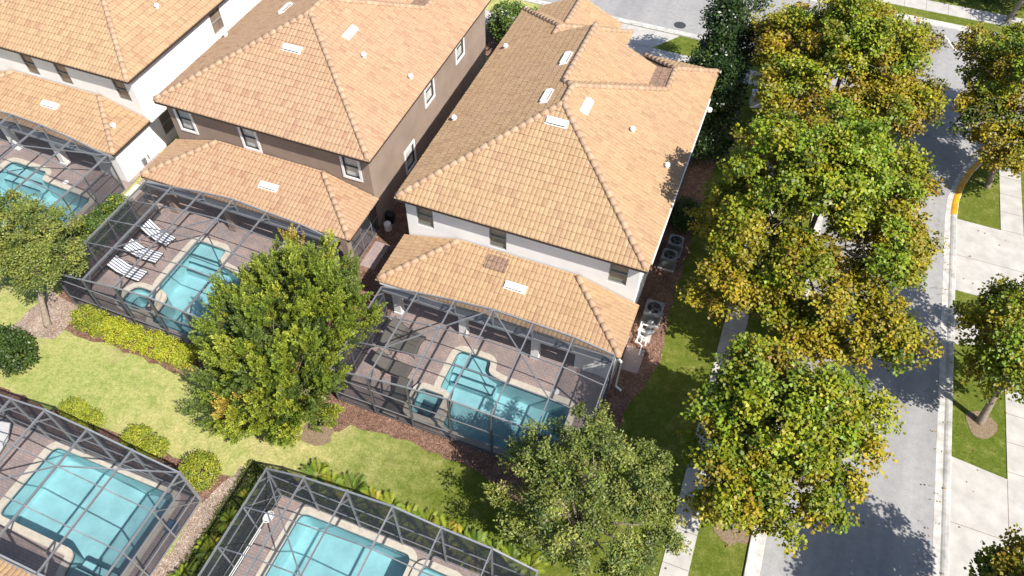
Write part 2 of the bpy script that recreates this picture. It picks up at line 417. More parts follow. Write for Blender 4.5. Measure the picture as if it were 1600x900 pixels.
slab('driveway', round_loop([(12.82, 27.0), (13.7, 27.4), (15.08, 27.4), (15.08, 28.6), (13.9, 28.6), (13.2, 29.0), (12.82, 29.6)], .3), .036)
slab('paver_path', rect(-16.15, 20.9, -15.3, 22.7), .05, 'pavers')
slab('concrete_pad', [(-1.86, 19.75), (-.98, 19.75), (-.98, 21.15), (-1.86, 21.15)], .06, 'pavers')
slab('side_path', rect(-30.75, 15.2, -30.05, 21.6), .03, 'coping_stone')
# planting beds
def bed(loop, mat, seed, z=.010):
    m = MB(); m.poly([wobble(loop, seed)], z); return tag(m.build('mulch_bed', mat), kind='structure')
bed([(-13.3, 11.6), (-12.0, 12.5), (-10.5, 12.75), (-7, 12.7), (-2.6, 11.6), (-1.2, 14.5), (-.9, 18), (-.15, 21), (-.5, 25), (-.5, 38.5), (-2.4, 38.5), (-2.4, 13.55), (-13.3, 13.55), (-14.4, 12.8)], 'mulch_red', 3)
bed([(-29.0, 12.0), (-27.3, 12.0), (-25, 12.1), (-21, 12.05), (-18, 12.2), (-18, 13.55), (-28.6, 13.55)], 'mulch_red', 4)
bed([(-29.8, 10.8), (-27.6, 11.4), (-27.2, 13.4), (-29.8, 13.8)], 'mulch_pale', 5, .014)
bed([(-30, 7.2), (-16.1, 7.2), (-15.4, 7.6), (-15.6, 8.5), (-16.6, 8.75), (-18.4, 8.45), (-21, 8.4), (-25, 8.4), (-30, 8.5)], 'mulch_red', 6)
bed([(-16.1, 1), (-15.2, 1), (-15.2, 5.5), (-15.1, 7.2), (-14.9, 8.9), (-15.4, 9.2), (-16.1, 7.2)], 'mulch_pale', 7, .015)
bed([(-30.2, 18.9), (-27.6, 18.9), (-27.9, 25), (-31.2, 25)], 'mulch_pale', 14)
bed([(-29.2, 13.4), (-27.8, 13.4), (-27.8, 19), (-29.2, 19)], 'mulch_red', 15, .011)  # dark strip added so the ground behind the left screen reads as shaded
bed([(-17, 20.2), (-13.2, 20.2), (-13.2, 40.5), (-16.4, 40.5)], 'mulch_red', 8)
bed([(-16.7, 13.4), (-13.2, 13.4), (-13.2, 20.4), (-16.7, 20.4)], 'mulch_red', 10, .013)
bed([(-19.5, 40.4), (-11.8, 40.4), (-12.2, 43.6), (-19.5, 43.6)], 'mulch_red', 9)
m = MB(); m.poly([wobble(arc(14.05, 22.85, .68, 0, 345, 14), 11, .08)], .016); tag(m.build('mulch_bed', 'straw_mulch'), kind='structure')
m = MB(); m.poly([wobble(arc(4.55, 14.2, .8, 0, 345, 14), 12, .1)], .016); tag(m.build('mulch_bed', 'straw_mulch'), kind='structure')
m = MB(); m.poly([wobble(arc(-13.3, 11.7, .7, 0, 345, 12), 13, .1)], .017); tag(m.build('mulch_bed', 'straw_mulch'), kind='structure')

# ------------------------------------------------------------------ roofs
CW, RH = .212, .385
def tiled(polys, s_list):
    """tile geometry for sloping planes. each poly: (loop3d, up-slope horizontal dir 2d). returns bmesh-made lists"""
    out = MB()
    for loop, ud in polys:
        P = [Vector(p) for p in loop]
        n = None
        for i in range(1, len(P)-1):
            c = (P[i]-P[0]).cross(P[i+1]-P[0])
            if c.length > 1e-4: n = c.normalized(); break
        if n.z < 0: P = P[::-1]; n = -n
        ud3 = Vector((ud[0], ud[1], 0)).normalized()
        vdir = (ud3 - n*ud3.dot(n)).normalized()
        udir = vdir.cross(n).normalized()
        O = Vector((0, 0, 0)); 
        base = min(P, key=lambda p: p.dot(vdir))
        v00 = base.dot(vdir)
        q = [((p).dot(udir), p.dot(vdir)-v00, ) for p in P]
        dist = P[0].dot(n)
        def W(u, v, h): return udir*u+vdir*(v+v00)+n*(dist+h)
        umin, umax = min(a for a, b in q), max(a for a, b in q); vmax = max(b for a, b in q)
        bm = bmesh.new(); uvl = bm.loops.layers.uv.new('UVMap')
        k0, k1 = math.floor(umin/CW)-1, math.ceil(umax/CW)+1
        for r in range(-1, math.ceil(vmax/RH)+1):
            v0, v1 = r*RH, (r+1)*RH
            # range of u inside this row
            us = []
            for (a, b), (c, d) in zip(q, q[1:]+q[:1]):
                for t in (0, .25, .5, .75, 1):
                    vv = b+(d-b)*t
                    if v0-RH*.6 <= vv <= v1+RH*.6: us.append(a+(c-a)*t)
                for vv in (v0, v1):
                    if (b-vv)*(d-vv) < 0: us.append(a+(c-a)*(vv-b)/(d-b))
            if not us: continue
            ua, ub = min(us), max(us); sh = 0
            rr = random.Random(r*7+int(v00*10))
            for k in range(math.floor((ua-sh)/CW)-1, math.ceil((ub-sh)/CW)+1):
                u0 = k*CW+sh; jit = rr.uniform(-.006, .006)
                prof = ((0, .000), (.12, .017), (.35, .028), (.65, .028), (.88, .017), (1.0, .000))
                lo = [bm.verts.new(W(u0+t*CW, v0-.03, h+.035+jit)) for t, h in prof]
                hi = [bm.verts.new(W(u0+t*CW, v1, h+.002+jit)) for t, h in prof]
                dn = [bm.verts.new(W(u0+t*CW, v0-.022, -.015)) for t, h in prof]
                for i in range(5):
                    f = bm.faces.new((lo[i], lo[i+1], hi[i+1], hi[i])); f.material_index = 0
                    for lp in f.loops: lp[uvl].uv = (k+.5+r*37.13, r+.5)
                    f = bm.faces.new((dn[i], dn[i+1], lo[i+1], lo[i])); f.material_index = 1
        # clip to the plane's outline
        for a, b in zip(P, P[1:]+P[:1]):
            e = (b-a); 
            if e.length < 1e-5: continue
            pn = e.cross(n).normalized()
            eave = abs(a.dot(vdir)-v00) < .02 and abs(b.dot(vdir)-v00) < .02
            bmesh.ops.bisect_plane(bm, geom=bm.verts[:]+bm.edges[:]+bm.faces[:], plane_co=a+(pn*.06 if eave else pn*.0), plane_no=pn, clear_outer=True)
        bm.verts.index_update()
        vs = [v.co.copy() for v in bm.verts]; fs, mis, uvs = [], [], []
        for f in bm.faces:
            fs.append([v.index for v in f.verts]); mis.append(f.material_index); uvs.append([tuple(lp[uvl].uv) for lp in f.loops])
        k = len(out.v); out.v += vs
        for f, mi, uv in zip(fs, mis, uvs): out.f.append([i+k for i in f]); out.mi.append(mi); out.uv.append(uv)
        bm.free()
        out.add([p-n*.02 for p in P], [tuple(range(len(P)))], 1)
    return out
def ridge_caps(lines, seed=1):
    m = MB(); rng = random.Random(seed); idx = 0
    for a, b in lines:
        a, b = Vector(a), Vector(b); L = (b-a).length; k = max(1, round(L/.40)); d = (b-a).normalized()
        s = d.cross(zz).normalized(); u = s.cross(d).normalized()
        for i in range(k):
            p, q = a+d*(L*i/k), a+d*(L*(i+1)/k+.05); r1, r2 = .152, .138
            # caps are laid from the low end: the wide end faces down the slope
            if b.z > a.z+.05: ra, rb = r1, r2
            else: ra, rb = r2, r1
            idx += 1; vs = []
            lift = rng.uniform(-.006, .006)
            for (c, r, dz) in ((p, ra, .03+lift), (q, rb, .03+lift)):
                for t in range(7):
                    an = math.pi*(t/6)*1.1-.05*math.pi
                    vs.append(c+s*math.cos(an)*r+u*(math.sin(an)*r*.8+dz))
            fs = [(t, t+1, 8+t, 7+t) for t in range(6)]+[(0, 6, 5, 4, 3, 2, 1), (7, 8, 9, 10, 11, 12, 13)]
            uvv = (idx*3.17+.5, seed*11+.5)
            m.add(vs, [f[::-1] if False else f for f in fs], 0, [[uvv]*len(f) for f in fs])
    return m

def wall_panel(m, o, ud, W_, z0, z1, holes, depth=.10, mi=0):
    """vertical wall with real window openings. o=(x,y) start, ud=2d unit along the wall; outside is to the right of ud"""
    us = sorted({0, W_, *[h[0] for h in holes], *[h[1] for h in holes]}); zs = sorted({z0, z1, *[h[2] for h in holes], *[h[3] for h in holes]})
    nx, ny = ud[1], -ud[0]
    def P(u, z, d=0): return (o[0]+ud[0]*u-nx*d, o[1]+ud[1]*u-ny*d, z)
    for i in range(len(us)-1):
        for j in range(len(zs)-1):
            uc, zc = (us[i]+us[i+1])/2, (zs[j]+zs[j+1])/2
            if any(h[0] < uc < h[1] and h[2] < zc < h[3] for h in holes): continue
            m.add([P(us[i], zs[j]), P(us[i+1], zs[j]), P(us[i+1], zs[j+1]), P(us[i], zs[j+1])], [(0, 1, 2, 3)], mi)
    for a, b, c, d in holes:
        m.add([P(a, c), P(b, c), P(b, c, depth), P(a, c, depth)], [(3, 2, 1, 0)], mi)
        m.add([P(a, d), P(b, d), P(b, d, depth), P(a, d, depth)], [(0, 1, 2, 3)], mi)
        m.add([P(a, c), P(a, d), P(a, d, depth), P(a, c, depth)], [(3, 2, 1, 0)], mi)
        m.add([P(b, c), P(b, d), P(b, d, depth), P(b, c, depth)], [(0, 1, 2, 3)], mi)
def window(root, o, ud, h, frame_mat, glass_mat, border, depth=.10, upper=None):
    """double-hung window in hole h=(u0,u1,z0,z1)"""
    nx, ny = ud[1], -ud[0]
    a, b, c, d = h
    def P(u, z, k): return Vector((o[0]+ud[0]*u+nx*k, o[1]+ud[1]*u+ny*k, z))
    f = MB(); t = .05
    if border:
        B = border
        for (u0, z0, u1, z1) in ((a-B/2, c-B, a-B/2, d+B), (b+B/2, c-B, b+B/2, d+B)):
            f.bar(P(u0, z0, .015), P(u1, z1, .015), B, .06, 0, (nx, ny, 0))
        f.bar(P(a, d+B/2, .0152), P(b, d+B/2, .0152), .06, B, 0); f.bar(P(a, c-B/2, .016), P(b, c-B/2, .016), .07, B, 0)
    for (u0, z0, u1, z1) in ((a+t/2, c, a+t/2, d), (b-t/2, c, b-t/2, d)):
        f.bar(P(u0, z0, -depth+.05), P(u1, z1, -depth+.05), t, .05, 1, (nx, ny, 0))
    for z_ in (c+t/2, (c+d)/2, d-t/2): f.bar(P(a+t, z_, -depth+.051), P(b-t, z_, -depth+.051), .05, t, 1)
    fr = f.build('window', ['trim_white' if border else frame_mat, frame_mat], root)
    for k, (z0, z1, dp) in enumerate(((c, (c+d)/2, .004), ((c+d)/2, d, .012))):
        g_ = MB(); g_.add([P(a+.02, z0, -depth+dp), P(b-.02, z0, -depth+dp), P(b-.02, z1, -depth+dp), P(a+.02, z1, -depth+dp)], [(0, 1, 2, 3)])
        g_.build('pane', glass_mat if (k == 0 or not upper) else upper, fr)
    return fr
S_ = .47
def house(label, loc, rz, hw, wallm, o):
    """two-storey house in its own coordinates: x across (0 = middle), y from the pool-side eave backwards"""
    root = tag(empty('house', loc, rz), label, 'house', 'tile roofed houses in the row')
    ze = 5.2; zr = ze+S_*hw; ya = hw; yb = hw+1.35; xf = -.6; zf = zr-.6*S_; yf = yb+.6; yg = 13.15
    xq = 3.93; zq = ze+S_*(hw-xq); yc = yb+xq; yd = yc+1.9                  # low rear ridge
    xv = xq-.98; zv = zf-S_*(xv-xf)
    yv = yc+.22
    x3 = -hw+3.2; z3 = ze+S_*3.2
    y3 = yg+.7; y3b = y3+3.25; xr3 = x3+3.4
    R = (-1, 0); L = (1, 0); F = (0, 1); B = (0, -1)
    def zl(x): return ze+S_*(x+hw)
    polys = [([(-hw, 0, ze), (hw, 0, ze), (0, ya, zr)], F),
             ([(hw, 0, ze), (hw, yc, ze), (xq, yc, zq), (0, yb, zr), (0, ya, zr)], R),
             ([(hw, yc, ze), (hw, yd+hw-xq, ze), (xq, yd, zq), (xq, yc, zq)], R),
             ([(-hw, 0, ze), (0, ya, zr), (0, yb, zr), (xf, yf, zf), (-hw, yf, ze)], L),
             ([(-hw, yf, ze), (xf, yf, zf), (xf, yg, zf), (-hw, yg, ze)], L),
             ([(-hw, yg, ze), (x3, yg, z3), (x3, y3, z3), (-hw, y3+3.2, ze)], L),
             ([(x3, yg, z3), (xr3, yg, z3-3.4*S_), (xr3, y3+3.4, z3-3.4*S_), (x3, y3, z3)], R),
             ([(-hw, y3+3.2, ze), (x3, y3, z3), (xr3, y3+3.4, z3-3.4*S_)], B),
             ([(0, yb, zr), (xq, yc, zq), (xv, yv, zv), (xf, yf, zf)], B),
             ([(xf, yf, zf), (xv, yv, zv), (xv, yg, zv), (xf, yg, zf)], R),
             ([(xq, yd, zq), (hw, yd+hw-xq, ze), (xq-(hw-xq), yd+hw-xq, ze)], B),
             ([(xq, yd, zq), (xq-(hw-xq), yd+hw-xq, ze), (xq-(hw-xq), yg+.05, ze), (xq, yg+.05, zq)], L)]
    # low front-door gable beyond
    x5 = x3; z5 = 6.1; y5 = yg+2.4; y5e = y5+2.6
    polys += [([(x5, y5-.5, z5), (x5+2.5, y5-.5, z5-2.5*S_), (x5+2.5, y5e, z5-2.5*S_), (x5, y5e, z5)], R),
              ([(x5, y5-.5, z5), (x5-2.5, y5-.5, z5-2.5*S_), (x5-2.5, y5e, z5-2.5*S_), (x5, y5e, z5)], L)]
    # lanai roof
    e0 = -2.75; ew = .30; zl0 = 2.35; sl = .28; run = ew-e0; zt = zl0+sl*run
    hx = hw-.06
    polys += [([(-hx, e0, zl0), (hx, e0, zl0), (hx-run, ew, zt), (-hx+run, ew, zt)], F),
              ([(hx, e0, zl0), (hx, ew, zl0), (hx-run, ew, zt)], R), ([(-hx, e0, zl0), (-hx+run, ew, zt), (-hx, ew, zl0)], L)]
    roof = tiled(polys, None).build('roof', [o.get('tile', 'roof_tile'), 'tile_shadow_gap'], root)
    if True:
        # darker tiles on the cricket between the two rear slopes
        c = MB(); pz = [(xq, yc, zq), (xq, yg, zq), (xv, yg, zv), (xv, yv, zv)]
        t = tiled([([(xv, yv, zv+.01), (xq, yc, zq+.01), (xq, yg, zq+.01), (xv, yg, zv+.01)], L)], None)
        t.build('cricket', ['dark_tile', 'tile_shadow_gap'], roof)
    A, Bp = (0, ya, zr), (0, yb, zr)
    lines = [((-hw+.05, .05, ze+.03), A), ((hw-.05, .05, ze+.03), A), (A, Bp), ((xq, yc, zq), Bp), (Bp, (xf, yf, zf)), ((xf, yf, zf), (xf, yg, zf)),
             ((xq, yc, zq), (xq, yd, zq)), ((hw, yd+hw-xq, ze), (xq, yd, zq)), ((xq-(hw-xq), yd+hw-xq, ze), (xq, yd, zq)),
             ((x3, yg-.15, z3), (x3, y3, z3)), ((-hw, y3+3.2, ze), (x3, y3, z3)), ((xr3, y3+3.4, z3-3.4*S_), (x3, y3, z3)),
             ((x5, y5-.4, z5), (x5, y5e, z5)),
             ((hx-.04, e0+.04, zl0+.02), (hx-run+.1, ew-.1, zt)), ((-hx+.04, e0+.04, zl0+.02), (-hx+run-.1, ew-.1, zt))]
    for k_, ln_ in enumerate(lines): ridge_caps([ln_], 1+k_+int(abs(loc[0]))).build('ridge_cap', 'ridge_tile', roof, True)
    # vents on the roof
    def onroof(x, y, nrm_up, z, sx, sy, sz):
        v = MB(); v.box((0, 0, sz/2+.03), (sx, sy, sz)); v.box((0, 0, .03), (sx+.16, sy+.16, .05))
        ob = v.build('roof_vent', 'vent_white', roof); ob.location = (x, y, z)
        u = Vector(nrm_up).normalized(); ob.rotation_mode = 'QUATERNION'; ob.rotation_quaternion = u.to_track_quat('Z', 'Y'); return ob
    nF, nL, nR = (0, -S_, 1), (-S_, 0, 1), (S_, 0, 1)
    def slope_box(x, y, pl, along, ln=.95, wd=.30, h=.13):
        z = {'F': ze+S_*y, 'L': zl(x), 'R': ze+S_*(hw-x), 'f': zl0+sl*(y-e0)}[pl]
        n_ = {'F': Vector((0, -S_, 1)), 'L': Vector((-S_, 0, 1)), 'R': Vector((S_, 0, 1)), 'f': Vector((0, -sl, 1))}[pl].normalized()
        ux = Vector((1, 0, 0)) if pl in 'Ff' else Vector((0, 1, 0))
        uy = n_.cross(ux)
        v = MB()
        for (k, c, d) in ((0, (0, 0, h/2+.05), (ln, wd, h)), (0, (0, 0, .05), (ln+.12, wd+.12, .04)), (1, (0, -wd/2-.004, h/2+.03), (ln-.1, .02, h*.5))):
            v.box(c, d, k)
        mt = Matrix((ux, uy, n_)).transposed()
        v.v = [tuple(mt @ Vector(p)+Vector((x, y, z))) for p in v.v]
        v.build('roof_vent', ['vent_white', 'tile_shadow_gap'], roof)
    def stack(x, y, pl):
        z = {'F': ze+S_*y, 'L': zl(x), 'R': ze+S_*(hw-x), 'f': zl0+sl*(y-e0), 'r': zl0+sl*(hx-x)}[pl]
        v = MB(); v.cyl((x, y, z-.05), .10, .24, 10); v.cyl((x, y, z+.19), .15, .09, 12, 0, .10); v.cyl((x, y, z+.0), .17, .06, 12, 1, .12)
        v.build('vent_pipe', ['vent_white', 'ridge_tile'], roof)
    for x, y, pl in o.get('vents', ()): slope_box(x, y, pl, 0)
    for x, y, pl in o.get('stacks', ()): stack(x, y, pl)
    # walls
    wx = hw-.28; wy = .35; wt = 5.13
    fh = [(x+wx-.43, x+wx+.43, 3.36, 4.76) for x in o['win']]
    m = MB()
    wall_panel(m, (-wx, wy), (1, 0), 2*wx, 0, wt, fh+[(1.9, 4.3, .1, 2.1), (5.6, 8.0, .1, 2.1)])
    sh = [(y-wy-.5, y-wy+.5, z0, z1) for y, z0, z1 in o.get('side', ())]
    wall_panel(m, (wx, wy), (0, 1), yg-.3-wy, 0, wt, sh)
    wall_panel(m, (-wx, yg-.3), (0, -1), yg-.3-wy, 0, wt, [])
    wall_panel(m, (wx, yg-.3), (-1, 0), 2*wx, 0, wt, [])
    # rear blocks under the two rear hips, gable end
    for x0, x1, y1 in ((xq-(hw-xq)+.3, hw-.3, yd+hw-xq-.3), (-hw+.3, xr3-.3, y3+3.0)):
        m.box(((x0+x1)/2, (yg-.32+y1)/2, wt/2-.01), (x1-x0, y1-yg+.32, wt-.02))
    m.box((x5, y5e-.9, 2.4), (4.6, 1.4, 4.8))
    m.add([(x5-2.3, y5e-.2, 4.8), (x5+2.3, y5e-.2, 4.8), (x5, y5e-.2, 5.95)], [(0, 2, 1)])
    m.add([(-2.9, yg-.03, zl(-2.9)-.4), (xv, yg-.03, 4.9), (xv, yg-.03, zv-.1), (xf, yg-.03, zf-.1), (x3, yg-.03, z3-.1)], [(0, 1, 2, 3, 4)])
    # lanai side pieces
    if o.get('solid_right', True): m.box((hx-.45, (e0+.17+wy)/2, 1.12), (.5, wy-e0-.18, 2.24))
    if o.get('solid_right', True): m.box((hx-1.35, e0+.30, 1.12), (1.3, .2, 2.24))
    m.build('wall', wallm, root)
    for h in fh:
        window(root, (-wx, wy), (1, 0), h, o['frame'], o['glass'], o.get('border', 0), .10, o.get('upper'))
    for h in sh:
        window(root, (wx, wy), (0, 1), h, o['frame'], o['glass'], o.get('border', 0), .10)
    # sliding doors at the back of the lanai
    for a in (1.9, 5.6):
        f = MB()
        for u in (a+.03, a+1.2, a+2.37): f.box((-wx+u, wy+.07, 1.1), (.06, .05, 2.0))
        for z in (.13, 2.07): f.box((-wx+a+1.2, wy+.071, z), (2.28, .05, .06))
        d = f.build('sliding_door', 'frame_bronze', root)
        g_ = MB(); g_.add([(-wx+a, wy+.095, .1), (-wx+a+2.4, wy+.095, .1), (-wx+a+2.4, wy+.095, 2.1), (-wx+a, wy+.095, 2.1)], [(0, 1, 2, 3)]); g_.build('pane', 'glass_dark', d)
    # columns, beam, ceiling of the lanai
    for x in o['cols']:
        c = MB(); c.box((x, e0+.14, 1.05), (.36, .36, 2.1)); c.box((x, e0+.14, .17), (.42, .42, .14)); c.build('column', wallm, root)
    c = MB(); c.box((0, e0+.14, 2.2), (2*hx-.3, .34, .2)); c.build('beam', wallm, root)
    c = MB(); c.add([(-hx+.05, e0+.03, 2.28), (hx-.05, e0+.03, 2.28), (hx-.05, wy, 2.28), (-hx+.05, wy, 2.28)], [(3, 2, 1, 0)])
    rb = yd+hw-xq
    for q in (rect(-hw+.03, .03, hw-.03, wy), rect(hw-.28, wy, hw-.03, rb-.03), rect(-hw+.03, wy, -hw+.28, y3+3.1)):
        c.add([(p[0], p[1], 5.11) for p in q], [(3, 2, 1, 0)])
    c.build('soffit', 'soffit', root)
    f = MB(); fm = o.get('fascia', 'fascia_brown')
    f.box((0, -.012, 5.10), (2*hw, .03, .17)); f.box((hw+.012, rb/2, 5.10), (.03, rb, .171)); f.box((-hw-.012, (y3+3.2)/2, 5.10), (.03, y3+3.2, .171))
    f.box((0, e0-.012, 2.26), (2*hx, .03, .17)); f.box((hx+.012, (e0+ew)/2, 2.26), (.03, ew-e0, .171)); f.box((-hx-.012, (e0+ew)/2, 2.26), (.03, ew-e0, .171))
    f.build('fascia', fm, root)
    if o.get('gutter'):
        f = MB(); f.box((hw+.075, rb/2-1.0, 5.13), (.10, rb-3.0, .12)); f.build('rain_gutter', 'fascia_white', root)
    if o.get('downspout'):
        f = MB(); X = hx+.10; Y = e0+.0
        f.bar((X-.12, Y-.05, 2.25), (X+.02, Y-.05, 2.1), .07, .09); f.bar((X+.02, Y-.05, 2.12), (X+.02, Y-.05, .10), .07, .09); f.bar((X-.0, Y-.05, .09), (X+.32, Y-.20, .06), .08, .09)
        f.build('downspout', 'pvc_white', root)
    for fn in o.get('extra', ()): fn(root)
    return root

# ------------------------------------------------------------------ the houses
def patch(root):
    t = tiled([([(-1.35, -.62, 2.985), (-.28, -.62, 2.985), (-.28, .02, 3.165), (-1.35, .02, 3.165)], (0, 1))], None)
    t.v = [(p[0], p[1], p[2]+.012) for p in t.v]
    t.build('roof_patch', ['dark_tile', 'tile_shadow_gap'], root)
def flood(root):
    m = MB(); m.cyl((6.2, 12.2, 4.85), .16, .12, 14); m.box((6.05, 12.2, 4.9), (.2, .1, .1)); m.build('floodlight', 'vent_white', root)
def meter(root):
    m = MB(); m.box((5.94, -1.1, .45), (.10, .26, .36)); m.cyl((6.0, -1.1, .40), .10, .08, 14); m.bar((5.92, -.7, .3), (5.92, -.7, .6), .05, .05); m.build('electric_meter', 'ac_light', root)
def side_screen(root):
    X = 6.02
    for y in (-2.45, -1.5, -.5, .25):
        m = MB(); m.box((X, y, 1.15), (.035, .035, 2.2)); m.build('screen_post', 'aluminium_grey', root)
    m = MB()
    for z in (.1, 1.1, 2.2): m.box((X, -1.1, z), (.034, 2.7, .035))
    m.build('screen_rail', 'aluminium_grey', root)
    m = MB(); m.add([(X, -2.45, .1), (X, .3, .1), (X, .3, 2.25), (X, -2.45, 2.25)], [(0, 1, 2, 3)]); m.build('screen_panel', 'wall_mesh', root)
house('white two-storey house with a bare roof and trees at its side, nearest the street', (-7.8, 21.55, 0), 0, 6.0, 'stucco_white',
      dict(win=(-4.75, -1.03, 4.77), side=(), frame='frame_bronze', glass='glass_blinds_green', cols=(-5.05, -1.6, 2.05), gutter=True, downspout=True,
           vents=((.04, 5.04, 'F'), (-1.01, 6.68, 'L'), (-1.15, 9.99, 'L'), (.95, 6.65, 'R'), (.43, -1.15, 'f')),
           stacks=((-5.4, 12.49, 'L'), (-5.59, 5.87, 'L'), (3.23, 7.02, 'R'), (5.27, 6.27, 'R')), extra=(patch, flood)))
house('taupe brown two-storey house with white window surrounds, in the middle of the row', (-22.35, 23.3, 0), 0, 6.25, 'stucco_taupe',
      dict(tile='roof_tile_rosy', win=(-4.98, -1.02, 4.91), side=((7.3, 3.5, 4.9), (11.5, 3.6, 5.0), (4.4, 1.05, 2.4)), frame='frame_dark', glass='glass_blinds_pale', border=.13,
           cols=(-4.9, -1.2, 2.5, 5.85), solid_right=False,
           vents=((-.05, 4.21, 'F'), (2.0, 6.57, 'R'), (-2.59, 7.62, 'L'), (.84, -1.35, 'f')),
           stacks=((3.23, 5.65, 'R'), (5.53, 6.23, 'R'), (-5.9, 6.04, 'L')), extra=(side_screen,)))
house('bright white two-storey house at the left edge with a tall bare side wall', (-37.0, 24.1, 0), 0, 6.1, 'stucco_cream',
      dict(tile='roof_tile_pale', win=(4.9, .9, -1.45), side=((7.95, 3.42, 4.8), (1.62, .56, 1.9)), frame='frame_bronze', glass='glass_brown', cols=(-5.0, -1.95, 1.5),
           vents=((.6, -1.1, 'f'),), stacks=((4.31, 5.36, 'R'), (5.0, -1.2, 'r')), extra=(meter,)))
house('house at the bottom left corner with only a strip of tiled pool-side roof in view', (-21.8, -.62, 0), math.pi, 6.0, 'stucco_cream',
      dict(win=(-4.75, -1.03, 4.77), frame='frame_bronze', glass='glass_brown', cols=(-5.05, -1.6, 2.05)))

# ------------------------------------------------------------------ pool decks and pools
def deck(loop, hole_loops, z=.08):
    m = MB(); m.poly([loop]+[h[::-1] for h in hole_loops], z); m.wallring(loop, -.02, z)
    return tag(m.build('pool_deck', 'pavers'), kind='structure')
def pool(label, outline, steps=(), spa=None, spa_h=.0, skim=None, depth=1.25, rnd=.35):
    root = tag(empty('swimming_pool', (0, 0, 0)), label, 'swimming pool', 'swimming pools behind the houses')
    inner = round_loop(outline, rnd); outer = offset_loop(inner, .30)
    c = MB(); c.poly([outer, inner[::-1]], .10); c.wallring(outer, .02, .10); c.wallring(inner, .0, .10, True); c.build('coping', 'coping_stone', root)
    b = MB(); b.wallring(inner, -depth, .0, True, 0); b.poly([inner], -depth); b.wallring(offset_loop(inner, -.004), -.13, .005, True, 1)
    b.build('basin', ['plaster_blue', 'tile_navy'], root)
    wt = MB(); wt.poly([inner], -.05); wt.build('water', 'pool_water', root)
    for (x0, y0, x1, y1, top, edge) in steps:
        s = MB(); s.box(((x0+x1)/2, (y0+y1)/2, (top-depth)/2), (x1-x0, y1-y0, depth+top)); s.box(((x0+x1)/2, y0-.02 if edge < 0 else y1+.02, top-.035), (x1-x0-.1, .05, .08), 1)
        s.build('step', ['plaster_blue', 'tile_navy'], root)
    holes = [outer]
    if spa:
        si = round_loop(spa, .25); so_ = offset_loop(si, .28); t = .10+spa_h
        s = MB(); s.poly([so_, si[::-1]], t); s.wallring(so_, .0, t, False); s.wallring(si, -.0, t, True)
        sp = s.build('spa', 'coping_stone', root)
        s = MB(); s.wallring(si, -.75, t-.1, True, 0); s.poly([si], -.75); s.wallring(offset_loop(si, -.004), t-.2, t-.08, True, 1)
        seat = offset_loop(si, -.32)
        s.poly([si, seat[::-1]], -.22, 0); s.wallring(seat, -.75, -.22, True, 0); s.wallring(offset_loop(seat, .05), -.222, -.205, False, 1); s.poly([offset_loop(seat, .05), seat[::-1]], -.208, 1)
        s.build('spa_basin', ['plaster_blue', 'tile_navy'], sp)
        s = MB(); s.poly([si], t-.10); s.build('spa_water', 'pool_water', sp)
        holes.append(offset_loop(si, .02))
    if skim:
        s = MB(); s.cyl((skim[0], skim[1], .08), .15, .025, 18); s.build('skimmer_lid', 'pvc_white', root)
    return holes
def pit(loop):   # lining of the excavation under a pool
    pass
h = pool('pool with a square spa at its corner behind the white house by the street', [(-9.25, 15.62), (-8.38, 15.45), (-8.32, 13.9), (-3.3, 13.9), (-3.3, 17.0), (-6.7, 17.08), (-7.5, 17.25), (-7.55, 17.95), (-9.25, 17.95)],
         [(-9.2, 17.3, -7.5, 17.95, -.22, -1), (-9.2, 16.98, -7.0, 17.3, -.45, -1), (-9.2, 16.66, -7.0, 16.98, -.7, -1)], rect(-10.0, 14.0, -8.75, 15.3), .22, (-4.2, 17.45))
deck([(-13.2, 13.5), (-2.0, 13.5), (-2.0, 18.55), (-1.9, 21.7), (-13.55, 21.7), (-13.2, 18.55)], h)
h = pool('pool with a rounded spa at its near left corner behind the taupe house', [(-24.95, 15.9), (-24.0, 15.6), (-23.85, 13.95), (-18.9, 13.95), (-18.9, 17.9), (-22.0, 18.1), (-23.0, 18.3), (-23.05, 19.25), (-24.95, 19.25)],
         [(-24.9, 18.55, -23.0, 19.25, -.22, -1), (-24.9, 18.2, -22.4, 18.55, -.45, -1), (-24.9, 17.85, -22.4, 18.2, -.7, -1)], round_loop(rect(-25.9, 14.2, -24.4, 15.45), .5, 4), .18)
deck([(-27.9, 13.5), (-16.7, 13.5), (-16.7, 20.2), (-16.3, 23.5), (-28.4, 23.5), (-27.9, 20.2)], h)
h = pool('partly hidden pool at the left edge beside the bright white house', [(-38.6, 15.1), (-32.15, 15.1), (-32.15, 19.65), (-35.85, 19.85), (-35.95, 20.5), (-38.6, 20.5)],
         [(-38.5, 19.85, -35.9, 20.45, -.22, -1), (-38.5, 19.5, -35.9, 19.85, -.45, -1)], None, 0, (-34.4, 20.2))
deck([(-42.5, 14.4), (-30.9, 14.4), (-30.9, 21.0), (-31.0, 24.2), (-42.8, 24.2)], h)
h = pool('large plain pool with pale coping in the bottom left enclosure', [(-23.45, 3.75), (-19.45, 3.68), (-19.25, 2.6), (-17.2, 2.6), (-17.2, 7.0), (-23.45, 7.0)],
         [(-19.2, 2.62, -17.25, 3.2, -.22, 1), (-19.2, 3.2, -17.25, 3.6, -.5, 1)], None)
deck([(-27.6, .0), (-16.12, .0), (-16.12, 7.2), (-27.6, 7.2)], h)
h = pool('pool with rippled water and a spa on its right in the bottom centre enclosure', [(-12.05, 4.2), (-7.05, 4.2), (-7.05, 8.32), (-12.05, 8.3)], (), rect(-6.5, 6.7, -4.95, 8.1), .12)
deck([(-13.15, 2.0), (-2.0, 2.0), (-2.0, 8.62), (-13.15, 8.62)], h)

